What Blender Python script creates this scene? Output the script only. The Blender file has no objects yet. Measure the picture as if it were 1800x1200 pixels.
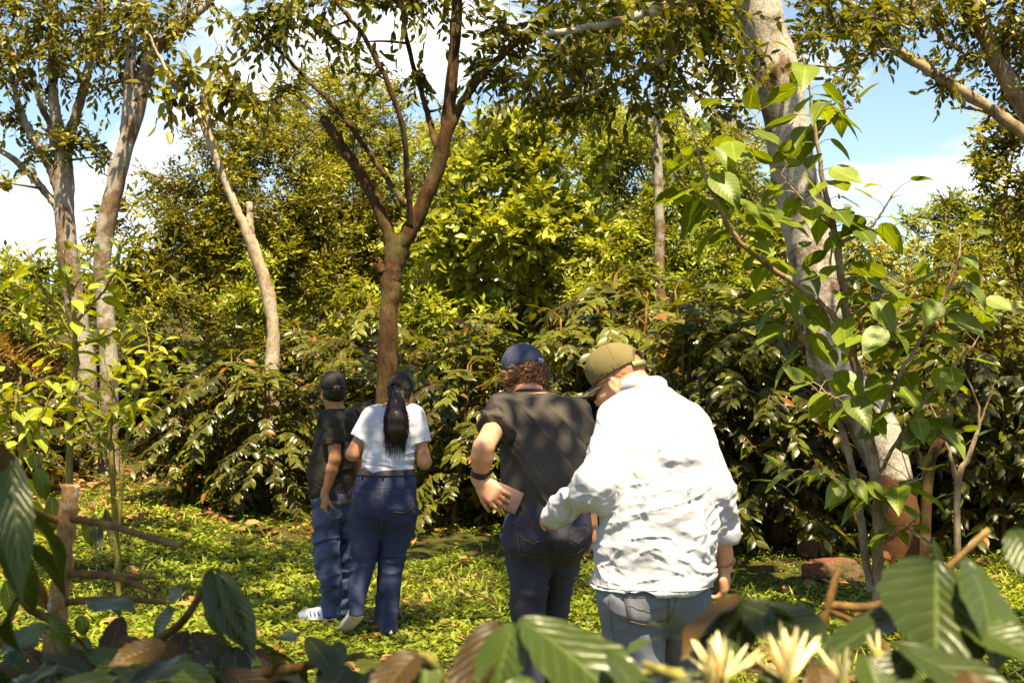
import bpy, math
import numpy as np
from mathutils import Vector, Matrix
from mathutils.bvhtree import BVHTree

# ------------------------------------------------------------------ camera, sky, sun, exposure
scene = bpy.context.scene
COL = scene.collection
FPX = 2200.0
CAM_H = 1.7
PITCH = math.atan(40.0 / FPX)
cam_data = bpy.data.cameras.new('camera')
cam = bpy.data.objects.new('camera', cam_data)
COL.objects.link(cam)
cam.location = (0, 0, CAM_H)
cam.rotation_euler = (math.pi / 2 + PITCH, 0, 0)
cam_data.sensor_width = 36.0
cam_data.lens = FPX / 1800.0 * 36.0
cam_data.clip_start = 0.05
cam_data.clip_end = 2000.0
cam_data.dof.use_dof = True
cam_data.dof.focus_distance = 7.5
cam_data.dof.aperture_fstop = 9.0
scene.camera = cam

SUN_EL, SUN_AZ = math.radians(67.0), math.radians(166.0)
world = bpy.data.worlds.new('World')
scene.world = world
world.use_nodes = True
wt = world.node_tree
wt.nodes.clear()
w_out = wt.nodes.new('ShaderNodeOutputWorld')
w_bg = wt.nodes.new('ShaderNodeBackground')
w_bg.inputs['Strength'].default_value = 0.06
w_sky = wt.nodes.new('ShaderNodeTexSky')
w_sky.sky_type = 'NISHITA'
w_sky.sun_disc = False
w_sky.sun_elevation = SUN_EL
w_sky.sun_rotation = SUN_AZ
w_sky.air_density = 1.0
w_sky.dust_density = 0.4
w_tc = wt.nodes.new('ShaderNodeTexCoord')
w_map = wt.nodes.new('ShaderNodeMapping')
w_map.inputs['Scale'].default_value = (1.0, 1.0, 1.9)
w_map.inputs['Location'].default_value = (0.35, 0.0, 0.1)
w_n = wt.nodes.new('ShaderNodeTexNoise')
w_n.inputs['Scale'].default_value = 4.2
w_n.inputs['Detail'].default_value = 9.0
w_n.inputs['Roughness'].default_value = 0.55
w_n.inputs['Distortion'].default_value = 0.25
w_r = wt.nodes.new('ShaderNodeValToRGB')
w_r.color_ramp.elements[0].position = 0.52
w_r.color_ramp.elements[0].color = (0, 0, 0, 1)
w_r.color_ramp.elements[1].position = 0.66
w_r.color_ramp.elements[1].color = (1, 1, 1, 1)
w_mix = wt.nodes.new('ShaderNodeMix')
w_mix.data_type = 'RGBA'
w_mix.inputs[7].default_value = (7.5, 7.4, 7.2, 1)
wt.links.new(w_tc.outputs['Generated'], w_map.inputs['Vector'])
wt.links.new(w_map.outputs[0], w_n.inputs['Vector'])
wt.links.new(w_n.outputs[0], w_r.inputs[0])
wt.links.new(w_r.outputs[0], w_mix.inputs[0])
wt.links.new(w_sky.outputs[0], w_mix.inputs[6])
wt.links.new(w_mix.outputs[2], w_bg.inputs['Color'])
wt.links.new(w_bg.outputs[0], w_out.inputs[0])

sun_data = bpy.data.lights.new('sun', 'SUN')
sun_data.energy = 5.0
sun_data.angle = math.radians(0.5)
sun_data.color = (1.0, 0.84, 0.54)
sun = bpy.data.objects.new('sun', sun_data)
COL.objects.link(sun)
SUNV = Vector((math.sin(SUN_AZ) * math.cos(SUN_EL), math.cos(SUN_AZ) * math.cos(SUN_EL), math.sin(SUN_EL)))
sun.rotation_euler = SUNV.to_track_quat('Z', 'Y').to_euler()
sun.location = (0, 0, 30)

scene.view_settings.view_transform = 'Standard'
scene.view_settings.look = 'None'
scene.view_settings.gamma = 1.0
scene.view_settings.exposure = 1.9
scene.render.engine = 'CYCLES'
scene.cycles.max_bounces = 7
scene.cycles.diffuse_bounces = 3
scene.cycles.glossy_bounces = 2
scene.cycles.transmission_bounces = 4
scene.cycles.sample_clamp_indirect = 4.0
scene.cycles.use_denoising = True

# ------------------------------------------------------------------ helpers
def at(px, py, Y):
    """point at distance Y in front of the camera that the photograph shows at (px, py) of 1800 x 1200"""
    u, v = (px - 900.0) / FPX, (600.0 - py) / FPX
    c, s = math.cos(PITCH), math.sin(PITCH)
    yy, zz = c - s * v, s + c * v
    k = Y / yy
    return np.array((u * k, Y, CAM_H + zz * k))

def smooth01(a, b, x):
    t = np.clip((np.asarray(x, float) - a) / (b - a), 0, 1)
    return t * t * (3 - 2 * t)

def _hash(ix, iy, iz):
    h = (ix.astype(np.int64) * 374761393 + iy.astype(np.int64) * 668265263 + iz.astype(np.int64) * 2147483647 // 7) & 0xffffffff
    h = ((h ^ (h >> 13)) * 1274126177) & 0xffffffff
    h = h ^ (h >> 16)
    return (h & 0xffff).astype(np.float64) / 65535.0

def vnoise(p):
    p = np.asarray(p, float)
    i = np.floor(p).astype(np.int64)
    f = p - i
    f = f * f * f * (f * (f * 6 - 15) + 10)
    r = 0
    for dx in (0, 1):
        for dy in (0, 1):
            for dz in (0, 1):
                w = (f[..., 0] if dx else 1 - f[..., 0]) * (f[..., 1] if dy else 1 - f[..., 1]) * (f[..., 2] if dz else 1 - f[..., 2])
                r = r + w * _hash(i[..., 0] + dx, i[..., 1] + dy, i[..., 2] + dz)
    return r * 2 - 1

def fbm(p, o=3):
    p = np.asarray(p, float)
    r, a = 0, 1.0
    for k in range(o):
        r = r + a * vnoise(p + 17.3 * k)
        p, a = p * 2.03, a * 0.5
    return r

def gh(x, y):
    """ground height"""
    x, y = np.asarray(x, float), np.asarray(y, float)
    s = np.maximum(0, y - 9.0)
    h = 0.05 * s * smooth01(9, 13, y) + 0.010 * np.maximum(0, np.minimum(y, 70) - 17) ** 1.45
    h = h + 1.5 * smooth01(-5.2, -8.5, x) * smooth01(10, 15, y) * smooth01(60, 30, y)
    h = h + 0.035 * vnoise(np.stack([x * 0.55, y * 0.55, 0 * x], -1)) + 0.012 * vnoise(np.stack([x * 2.1, y * 2.1, 0 * x + 3], -1))
    return h

def ghs(x, y):
    return float(gh(np.array([x]), np.array([y]))[0])

def mk_mesh(name, verts, faces=None, loops=None, starts=None, mats=None, smooth=True, uv=None, rnd=None):
    """faces: (N,3) or (N,4) int array, or list of such arrays"""
    me = bpy.data.meshes.new(name)
    verts = np.asarray(verts, np.float32)
    if not isinstance(faces, (list, tuple)):
        faces = [faces]
    faces = [np.asarray(f, np.int32) for f in faces if len(f)]
    nl = sum(f.size for f in faces)
    nf = sum(len(f) for f in faces)
    me.vertices.add(len(verts))
    me.vertices.foreach_set('co', verts.ravel())
    me.loops.add(nl)
    lv = np.concatenate([f.ravel() for f in faces])
    me.loops.foreach_set('vertex_index', lv)
    me.polygons.add(nf)
    st, o = [], 0
    for f in faces:
        st.append(o + np.arange(len(f), dtype=np.int32) * f.shape[1])
        o += f.size
    me.polygons.foreach_set('loop_start', np.concatenate(st).astype(np.int32))
    if uv is not None:
        l = me.uv_layers.new(name='UVMap')
        l.data.foreach_set('uv', np.asarray(uv, np.float32)[lv].ravel())
    if rnd is not None:
        a = me.attributes.new('rnd', 'FLOAT', 'POINT')
        a.data.foreach_set('value', np.asarray(rnd, np.float32).ravel())
    me.update(calc_edges=True)
    me.polygons.foreach_set('use_smooth', np.full(nf, bool(smooth)))
    for m in (mats or []):
        me.materials.append(m)
    me.validate()
    return me

def tag(o, label=None, cat=None, group=None, kind=None):
    if label: o['label'] = label
    if cat: o['category'] = cat
    if group: o['group'] = group
    if kind: o['kind'] = kind
    return o

def empty(name, loc, label=None, cat=None, group=None, rz=0.0):
    o = bpy.data.objects.new(name, None)
    COL.objects.link(o)
    o.empty_display_size = 0.2
    o.location = loc
    o.rotation_euler = (0, 0, rz)
    return tag(o, label, cat, group)

def put(name, me, parent=None, world_coords=True):
    """link a mesh; verts are in world coordinates, so undo the parent's location"""
    o = bpy.data.objects.new(name, me)
    COL.objects.link(o)
    if parent is not None:
        o.parent = parent
        if world_coords:
            off = Vector((0, 0, 0))
            p = parent
            while p is not None:
                off += p.location
                p = p.parent
            o.location = -off
    return o

class Acc:
    """collects tubes and patches into one mesh"""
    def __init__(self):
        self.v, self.q, self.t, self.n = [], [], [], 0
    def add(self, v, f):
        v = np.asarray(v, float)
        f = np.asarray(f, int)
        self.v.append(v)
        (self.q if f.shape[1] == 4 else self.t).append(f + self.n)
        self.n += len(v)
    def tube(self, pts, rad, sides=6, lump=0.0, seed=0, cap=True):
        pts = np.asarray(pts, float)
        n = len(pts)
        rad = np.broadcast_to(np.asarray(rad, float), (n,))
        tang = np.gradient(pts, axis=0)
        tang /= np.linalg.norm(tang, axis=1)[:, None] + 1e-9
        ref = np.array((0.9, 0.31, 0.27)) if abs(tang[0][2]) > 0.7 else np.array((0.1, 0.2, 1.0))
        a = np.cross(tang, ref)
        a /= np.linalg.norm(a, axis=1)[:, None] + 1e-9
        b = np.cross(tang, a)
        th = np.arange(sides) * 2 * math.pi / sides
        ring = a[:, None, :] * np.cos(th)[None, :, None] + b[:, None, :] * np.sin(th)[None, :, None]
        rr = rad[:, None] * np.ones((1, sides))
        if lump:
            q = pts[:, None, :] + ring * rad[:, None, None]
            rr = rr * (1 + lump * fbm(q * (0.8 / max(rad.max(), 0.01)) + seed, 2))
        v = (pts[:, None, :] + ring * rr[:, :, None]).reshape(-1, 3)
        i, j = np.meshgrid(np.arange(n - 1), np.arange(sides), indexing='ij')
        j2 = (j + 1) % sides
        f = np.stack([i * sides + j, i * sides + j2, (i + 1) * sides + j2, (i + 1) * sides + j], -1).reshape(-1, 4)
        self.add(v, f)
        if cap:
            base = self.n - n * sides
            for k, rev in ((0, True), (n - 1, False)):
                self.v.append(pts[k][None])
                c = self.n
                self.n += 1
                idx = base + k * sides + np.arange(sides)
                nx = np.roll(idx, -1)
                tri = np.stack([np.full(sides, c), nx, idx] if rev else [np.full(sides, c), idx, nx], -1)
                self.t.append(tri)
    def mesh(self, name, mats, smooth=True):
        fs = []
        if self.q: fs.append(np.concatenate(self.q))
        if self.t: fs.append(np.concatenate(self.t))
        return mk_mesh(name, np.concatenate(self.v), fs, mats=mats, smooth=smooth)

def spline(pts, n=24, jit=0.0, rng=None):
    """Catmull-Rom through the points; works for any number of columns"""
    p = np.asarray(pts, float)
    p = np.vstack([2 * p[0] - p[1], p, 2 * p[-1] - p[-2]])
    segs = len(p) - 3
    t = np.linspace(0, segs - 1e-6, n)
    i = t.astype(int)
    f = (t - i)[:, None]
    a, b, c, d = p[i], p[i + 1], p[i + 2], p[i + 3]
    r = 0.5 * ((2 * b) + (-a + c) * f + (2 * a - 5 * b + 4 * c - d) * f ** 2 + (-a + 3 * b - 3 * c + d) * f ** 3)
    if jit and rng is not None:
        r[1:-1, :3] += rng.normal(0, jit, (n - 2, 3))
    return r

def unit(v):
    v = np.asarray(v, float)
    return v / (np.linalg.norm(v, axis=-1, keepdims=True) + 1e-9)

# ------------------------------------------------------------------ materials
def nmat(name):
    m = bpy.data.materials.new(name)
    m.use_nodes = True
    nt = m.node_tree
    b = nt.nodes['Principled BSDF']
    return m, nt, b

def N(nt, t, **kw):
    n = nt.nodes.new(t)
    for k, v in kw.items():
        if k.startswith('i_'):
            n.inputs[k[2:].replace('_', ' ')].default_value = v
        else:
            setattr(n, k, v)
    return n

def ramp(nt, src, stops):
    r = nt.nodes.new('ShaderNodeValToRGB')
    e = r.color_ramp.elements
    while len(e) < len(stops):
        e.new(0.5)
    for k, (p, c) in enumerate(stops):
        e[k].position = p
        e[k].color = (*c, 1)
    nt.links.new(src, r.inputs[0])
    return r.outputs[0]

def mixc(nt, fac, a, b, mode='MIX'):
    m = nt.nodes.new('ShaderNodeMix')
    m.data_type = 'RGBA'
    m.blend_type = mode
    for sock, v in ((m.inputs[0], fac), (m.inputs[6], a), (m.inputs[7], b)):
        if hasattr(v, 'is_linked'):
            nt.links.new(v, sock)
        else:
            sock.default_value = v if not isinstance(v, tuple) or len(v) == 4 else (*v, 1)
    return m.outputs[2]

def bump(nt, b, src, strength, dist):
    n = nt.nodes.new('ShaderNodeBump')
    n.inputs['Strength'].default_value = strength
    n.inputs['Distance'].default_value = dist
    nt.links.new(src, n.inputs['Height'])
    nt.links.new(n.outputs[0], b.inputs['Normal'])
    return n

def mathn(nt, op, a, b=None):
    m = nt.nodes.new('ShaderNodeMath')
    m.operation = op
    for sock, v in ((m.inputs[0], a), (m.inputs[1], b)):
        if v is None: continue
        if hasattr(v, 'is_linked'): nt.links.new(v, sock)
        else: sock.default_value = v
    return m.outputs[0]

def leaf_mat(name, dark, light, rough=0.38, trans=0.28, tint=(1.5, 1.5, 0.5), veins=0.0, obj_random=False, spec=0.5, dry=None):
    """two-sided leaf: glossy skin, light passing through, one tone for each leaf"""
    m, nt, b = nmat(name)
    if obj_random:
        src = N(nt, 'ShaderNodeObjectInfo').outputs['Random']
    else:
        src = N(nt, 'ShaderNodeAttribute', attribute_name='rnd').outputs['Fac']
    mid = tuple(0.5 * (x + y) for x, y in zip(dark, light))
    stops = [(0.0, dark), (0.5, mid), (0.93, light)]
    if dry:
        stops += [(0.975, light), (0.985, dry)]
    colr = ramp(nt, src, stops)
    geo = N(nt, 'ShaderNodeNewGeometry')
    nz = N(nt, 'ShaderNodeTexNoise', i_Scale=9.0, i_Detail=2.0)
    nt.links.new(geo.outputs['Position'], nz.inputs['Vector'])
    colr = mixc(nt, 0.35, colr, mixc(nt, 1.0, colr, ramp(nt, nz.outputs[0], [(0.3, (0.55, 0.55, 0.5)), (0.7, (1.35, 1.3, 1.1))]), 'MULTIPLY'))
    if veins:
        uv = N(nt, 'ShaderNodeUVMap').outputs[0]
        sep = N(nt, 'ShaderNodeSeparateXYZ')
        nt.links.new(uv, sep.inputs[0])
        au = mathn(nt, 'ABSOLUTE', mathn(nt, 'SUBTRACT', sep.outputs[0], 0.5))          # 0 at the midrib
        ph = mathn(nt, 'SUBTRACT', mathn(nt, 'MULTIPLY', sep.outputs[1], 9.0), mathn(nt, 'MULTIPLY', au, 5.0))
        wv = mathn(nt, 'ABSOLUTE', mathn(nt, 'SINE', mathn(nt, 'MULTIPLY', ph, math.pi)))   # 0 at a side vein
        side = ramp(nt, wv, [(0.0, (1, 1, 1)), (0.16, (0, 0, 0))])
        rib = ramp(nt, au, [(0.012, (1, 1, 1)), (0.035, (0, 0, 0))])
        vn = mixc(nt, 1.0, side, rib, 'LIGHTEN')
        vcol = tuple(min(1.0, c * 1.9 + 0.02) for c in light)
        colr = mixc(nt, mathn(nt, 'MULTIPLY', vn, 0.55), colr, vcol)
        bump(nt, b, mathn(nt, 'POWER', wv, 0.5), veins, 0.004)
        tcx = N(nt, 'ShaderNodeTexCoord')
        for sc_, lo_, hi_, cc_ in ((7.0, 0.66, 0.74, (0.10, 0.055, 0.012)), (26.0, 0.70, 0.76, (0.05, 0.022, 0.006))):
            sp = N(nt, 'ShaderNodeTexNoise', i_Scale=sc_, i_Detail=4.0, noise_dimensions='4D')
            nt.links.new(tcx.outputs['Object'], sp.inputs['Vector'])
            nt.links.new(mathn(nt, 'MULTIPLY', src, 37.0), sp.inputs['W'])
            colr = mixc(nt, ramp(nt, sp.outputs[0], [(lo_, (0, 0, 0)), (hi_, (0.8, 0.8, 0.8))]), colr, cc_)
        rn = N(nt, 'ShaderNodeTexNoise', i_Scale=5.0, i_Detail=5.0, i_Roughness=0.65)
        nt.links.new(tcx.outputs['Object'], rn.inputs['Vector'])
        nt.links.new(mathn(nt, 'ADD', mathn(nt, 'MULTIPLY', rn.outputs[0], 0.34), rough - 0.13), b.inputs['Roughness'])
    nt.links.new(colr, b.inputs['Base Color'])
    b.inputs['Roughness'].default_value = rough
    b.inputs['Specular IOR Level'].default_value = spec
    tr = N(nt, 'ShaderNodeBsdfTranslucent')
    nt.links.new(mixc(nt, 1.0, colr, tint, 'MULTIPLY'), tr.inputs[0])
    mx = N(nt, 'ShaderNodeMixShader')
    mx.inputs[0].default_value = trans
    nt.links.new(b.outputs[0], mx.inputs[1])
    nt.links.new(tr.outputs[0], mx.inputs[2])
    nt.links.new(mx.outputs[0], nt.nodes['Material Output'].inputs[0])
    return m

def bark_mat(name, c0, c1, c2, scale=6.0, stretch=0.25, bstr=0.6, patch=(0.45, 0.6), bdist=0.012, moss=None, stain=None):
    m, nt, b = nmat(name)
    tc = N(nt, 'ShaderNodeTexCoord')
    mp = N(nt, 'ShaderNodeMapping')
    mp.inputs['Scale'].default_value = (scale, scale, scale * stretch)
    nt.links.new(tc.outputs['Object'], mp.inputs[0])
    n1 = N(nt, 'ShaderNodeTexNoise', i_Scale=2.2, i_Detail=8.0, i_Roughness=0.65, i_Distortion=0.4)
    nt.links.new(mp.outputs[0], n1.inputs['Vector'])
    n2 = N(nt, 'ShaderNodeTexNoise', i_Scale=0.55 * scale, i_Detail=5.0, i_Roughness=0.6)
    nt.links.new(tc.outputs['Object'], n2.inputs['Vector'])
    cc = ramp(nt, n1.outputs[0], [(0.3, c0), (0.65, c1)])
    nf = N(nt, 'ShaderNodeTexNoise', i_Scale=9.0, i_Detail=6.0, i_Roughness=0.75)
    nt.links.new(mp.outputs[0], nf.inputs['Vector'])
    cc = mixc(nt, ramp(nt, n2.outputs[0], [(patch[0], (0, 0, 0)), (patch[1], (1, 1, 1))]), cc, c2)
    cc = mixc(nt, 1.0, cc, ramp(nt, nf.outputs[0], [(0.34, (0.42, 0.38, 0.34)), (0.5, (1, 1, 1)), (0.7, (1.15, 1.12, 1.05))]), 'MULTIPLY')
    if moss:
        n3 = N(nt, 'ShaderNodeTexNoise', i_Scale=2.6, i_Detail=7.0, i_Roughness=0.7)
        nt.links.new(tc.outputs['Object'], n3.inputs['Vector'])
        cc = mixc(nt, ramp(nt, n3.outputs[0], [(0.52, (0, 0, 0)), (0.62, (0.8, 0.8, 0.8))]), cc, moss)
    if stain:                                   # the foot of the trunk has lost its pale skin
        sz = N(nt, 'ShaderNodeSeparateXYZ')
        nt.links.new(tc.outputs['Object'], sz.inputs[0])
        hgt = mathn(nt, 'ADD', sz.outputs[2], mathn(nt, 'MULTIPLY', n2.outputs[0], 1.1))
        cc = mixc(nt, ramp(nt, mathn(nt, 'MULTIPLY', hgt, 0.5), [(stain[0], (1, 1, 1)), (stain[0] + 0.12, (0, 0, 0))]), cc, stain[1])
    nt.links.new(cc, b.inputs['Base Color'])
    b.inputs['Roughness'].default_value = 0.85
    b.inputs['Specular IOR Level'].default_value = 0.2
    bump(nt, b, mathn(nt, 'ADD', n1.outputs[0], mathn(nt, 'MULTIPLY', nf.outputs[0], 0.6)), bstr, bdist)
    return m

def cloth_mat(name, c, c2=None, weave=900.0, wstr=0.15, rough=0.85, fade=None, sheen=0.0, trans=0.0):
    m, nt, b = nmat(name)
    tc = N(nt, 'ShaderNodeTexCoord')
    n = N(nt, 'ShaderNodeTexNoise', i_Scale=5.0, i_Detail=5.0, i_Roughness=0.6)
    nt.links.new(tc.outputs['Object'], n.inputs['Vector'])
    cc = ramp(nt, n.outputs[0], [(0.35, c), (0.68, c2 or tuple(x * 1.25 for x in c))])
    nt.links.new(cc, b.inputs['Base Color'])
    b.inputs['Roughness'].default_value = rough
    b.inputs['Specular IOR Level'].default_value = 0.25
    mp = N(nt, 'ShaderNodeMapping')
    mp.inputs['Scale'].default_value = (1.0, 1.0, 0.35)
    nt.links.new(tc.outputs['Object'], mp.inputs[0])
    n2 = N(nt, 'ShaderNodeTexNoise', i_Scale=weave * 0.2, i_Detail=4.0, i_Roughness=0.7)
    nt.links.new(mp.outputs[0], n2.inputs['Vector'])
    bump(nt, b, n2.outputs[0], wstr, 0.003)
    return m

def flat_mat(name, c, rough=0.6, var=0.15, scale=20.0, spec=0.4, bstr=0.0):
    m, nt, b = nmat(name)
    tc = N(nt, 'ShaderNodeTexCoord')
    n = N(nt, 'ShaderNodeTexNoise', i_Scale=scale, i_Detail=4.0)
    nt.links.new(tc.outputs['Object'], n.inputs['Vector'])
    nt.links.new(ramp(nt, n.outputs[0], [(0.3, tuple(x * (1 - var) for x in c)), (0.7, tuple(min(1, x * (1 + var)) for x in c))]), b.inputs['Base Color'])
    b.inputs['Roughness'].default_value = rough
    b.inputs['Specular IOR Level'].default_value = spec
    if bstr:
        bump(nt, b, n.outputs[0], bstr, 0.004)
    return m

M = {}
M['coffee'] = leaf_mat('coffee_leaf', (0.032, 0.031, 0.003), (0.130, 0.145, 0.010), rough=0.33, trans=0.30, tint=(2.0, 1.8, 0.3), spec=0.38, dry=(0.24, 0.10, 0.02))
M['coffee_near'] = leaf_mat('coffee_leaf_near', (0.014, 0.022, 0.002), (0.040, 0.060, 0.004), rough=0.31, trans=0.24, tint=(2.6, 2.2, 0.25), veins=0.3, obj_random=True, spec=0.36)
M['coffee_bronze'] = leaf_mat('coffee_leaf_bronze', (0.030, 0.018, 0.003), (0.070, 0.038, 0.005), rough=0.38, trans=0.25, tint=(1.8, 1.2, 0.3), veins=0.3, obj_random=True, spec=0.26)
M['big'] = leaf_mat('broad_leaf', (0.065, 0.095, 0.005), (0.17, 0.22, 0.014), rough=0.40, trans=0.40, tint=(1.9, 1.7, 0.25), veins=0.2, obj_random=True, spec=0.4)
M['bright'] = leaf_mat('bright_leaf', (0.14, 0.155, 0.008), (0.35, 0.38, 0.028), rough=0.42, trans=0.36, tint=(1.5, 1.35, 0.25), spec=0.35)
M['bright_obj'] = leaf_mat('bright_sapling_leaf', (0.17, 0.20, 0.010), (0.33, 0.36, 0.03), rough=0.40, trans=0.36, tint=(1.5, 1.35, 0.25), veins=0.15, obj_random=True, spec=0.4)
M['olive'] = leaf_mat('olive_leaf', (0.055, 0.062, 0.005), (0.30, 0.345, 0.024), rough=0.45, trans=0.34, tint=(1.5, 1.35, 0.3), dry=(0.38, 0.17, 0.02), spec=0.3)
M['dark'] = leaf_mat('dark_leaf', (0.045, 0.041, 0.004), (0.25, 0.25, 0.016), rough=0.40, trans=0.34, tint=(1.6, 1.4, 0.3), dry=(0.34, 0.15, 0.02), spec=0.3)
M['gold'] = leaf_mat('golden_leaf', (0.15, 0.145, 0.010), (0.36, 0.36, 0.03), rough=0.5, trans=0.34, tint=(1.4, 1.3, 0.35), dry=(0.42, 0.19, 0.02), spec=0.3)
M['canopy'] = leaf_mat('canopy_leaf', (0.046, 0.044, 0.004), (0.16, 0.17, 0.013), rough=0.42, trans=0.42, tint=(2.0, 1.8, 0.3), spec=0.28)
M['herb'] = leaf_mat('ground_herb', (0.095, 0.13, 0.009), (0.25, 0.295, 0.024), rough=0.5, trans=0.30, tint=(1.5, 1.4, 0.35), dry=(0.34, 0.24, 0.07), spec=0.25)
M['litter'] = leaf_mat('dry_leaf', (0.12, 0.05, 0.015), (0.36, 0.18, 0.06), rough=0.6, trans=0.12, tint=(1.3, 1.0, 0.6), spec=0.3)
M['drygrass'] = leaf_mat('dry_grass', (0.16, 0.10, 0.025), (0.36, 0.26, 0.07), rough=0.6, trans=0.2, tint=(1.3, 1.1, 0.5), spec=0.3)
M['bark_brown'] = bark_mat('bark_brown', (0.028, 0.012, 0.004), (0.095, 0.045, 0.013), (0.13, 0.085, 0.035), 8.0, 0.2, 1.0, (0.5, 0.64), 0.03, moss=(0.075, 0.075, 0.02))
M['bark_grey'] = bark_mat('bark_grey', (0.09, 0.05, 0.024), (0.21, 0.145, 0.09), (0.30, 0.265, 0.22), 6.0, 0.8, 0.9, (0.44, 0.54))
M['bark_stained'] = bark_mat('bark_grey_stained', (0.09, 0.05, 0.024), (0.21, 0.145, 0.09), (0.40, 0.36, 0.31), 6.0, 0.8, 0.9, (0.40, 0.52), stain=(0.56, (0.085, 0.035, 0.012)))
M['bark_pale'] = bark_mat('bark_pale', (0.18, 0.12, 0.07), (0.36, 0.27, 0.18), (0.44, 0.37, 0.28), 5.0, 0.5, 0.5, (0.4, 0.62))
M['bark_tan'] = bark_mat('bark_tan', (0.10, 0.06, 0.030), (0.26, 0.18, 0.10), (0.32, 0.26, 0.18), 9.0, 0.4, 0.6, (0.45, 0.62))
M['twig'] = bark_mat('twig_bark', (0.06, 0.030, 0.008), (0.17, 0.095, 0.026), (0.20, 0.14, 0.05), 14.0, 0.4, 0.5, (0.5, 0.7), 0.004)
M['greenstem'] = bark_mat('green_stem', (0.10, 0.10, 0.02), (0.24, 0.20, 0.05), (0.20, 0.13, 0.04), 16.0, 0.4, 0.4, (0.5, 0.7), 0.003)
# ------------------------------------------------------------------ leaves
def blade(rows, widths, cols=3, fold=0.25, arch=0.0, wave=0.0, quilt=0.0, petiole=0.0):
    """unit leaf along +Y, face +Z; returns verts, faces, uv"""
    v, uv, f = [], [], []
    n = len(rows)
    idx = []
    for r, (t, w) in enumerate(zip(rows, widths)):
        z0 = -arch * t * t
        if w < 1e-4:
            idx.append([len(v)])
            v.append((0, t, z0)); uv.append((0.5, t))
        else:
            row = []
            for c in range(cols):
                u = c / (cols - 1) * 2 - 1
                z = z0 + fold * abs(u) * w + wave * math.sin(t * 9 + (1 if u > 0 else 2.2)) * abs(u)
                if quilt:
                    z += quilt * abs(math.sin(math.pi * (9 * t - 2.5 * abs(u)))) * (1 - abs(u) ** 3) * min(1, abs(u) * 4)
                row.append(len(v))
                v.append((u * w, t, z)); uv.append((0.5 + 0.5 * u, t))
            idx.append(row)
    for r in range(n - 1):
        a, b = idx[r], idx[r + 1]
        if len(a) == 1 and len(b) == 1:
            continue
        if len(a) == 1:
            f += [(a[0], b[c + 1], b[c]) for c in range(len(b) - 1)]
        elif len(b) == 1:
            f += [(a[c], a[c + 1], b[0]) for c in range(len(a) - 1)]
        else:
            for c in range(len(a) - 1):
                f += [(a[c], a[c + 1], b[c + 1]), (a[c], b[c + 1], b[c])]
    v, uv = np.array(v, float), np.array(uv, float)
    return v, np.array(f, int), uv

T_FAR = (np.array([(0, 0, 0), (0.2, 0.5, 0.06), (0, 1, -0.06), (-0.2, 0.5, 0.06)], float), np.array([(0, 1, 2), (0, 2, 3)]), np.array([(0.5, 0), (1, 0.5), (0.5, 1), (0, 0.5)], float))
T_NARROW = (np.array([(0, 0, 0), (0.13, 0.45, 0.04), (0, 1, -0.1), (-0.13, 0.45, 0.04)], float), T_FAR[1], T_FAR[2])
T_MID = blade([0, 0.3, 0.7, 1], [0, 0.2, 0.17, 0], 3, 0.25, 0.18)
T_OVAL = blade([0, 0.2, 0.5, 0.8, 1], [0, 0.22, 0.29, 0.16, 0], 3, 0.2, 0.15)
T_COFFEE = blade([0, 0.15, 0.4, 0.65, 0.86, 1], [0, 0.14, 0.21, 0.17, 0.06, 0], 3, 0.22, 0.22, 0.02)
T_GRASS = (np.array([(-0.03, 0, 0), (0.03, 0, 0), (0.035, 0.5, -0.05), (-0.03, 0.5, -0.05), (0, 1, -0.3)], float), np.array([(0, 1, 2), (0, 2, 3), (3, 2, 4)]), np.array([(0, 0), (1, 0), (1, .5), (0, .5), (.5, 1)], float))

class Leaves:
    """collects leaves (position, direction, up, length, width factor, tone) and bakes them into one mesh"""
    def __init__(self, rng):
        self.rng, self.p, self.d, self.u, self.l, self.w, self.r = rng, [], [], [], [], [], []
    def add(self, p, d, u, l, w=None, r=None):
        n = len(p)
        self.p.append(p); self.d.append(unit(d)); self.u.append(u)
        self.l.append(np.broadcast_to(np.asarray(l, float), (n,)))
        self.w.append(np.ones(n) if w is None else np.broadcast_to(np.asarray(w, float), (n,)))
        self.r.append(self.rng.random(n) if r is None else r)
    def count(self):
        return sum(len(x) for x in self.p)
    def mesh(self, name, tmpl, mat):
        tv, tf, tuv = tmpl
        p, d, u = np.concatenate(self.p), np.concatenate(self.d), np.concatenate(self.u)
        l, w, r = np.concatenate(self.l), np.concatenate(self.w), np.concatenate(self.r)
        x = unit(np.cross(d, u))
        z = np.cross(x, d)
        v = p[:, None] + l[:, None, None] * (tv[None, :, 0, None] * x[:, None] * w[:, None, None] + tv[None, :, 1, None] * d[:, None] + tv[None, :, 2, None] * z[:, None])
        n, k = len(p), len(tv)
        f = (tf[None] + (np.arange(n) * k)[:, None, None]).reshape(-1, tf.shape[1])
        return mk_mesh(name, v.reshape(-1, 3), f, mats=[mat], uv=np.tile(tuv, (n, 1)), rnd=np.repeat(r, k))

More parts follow.
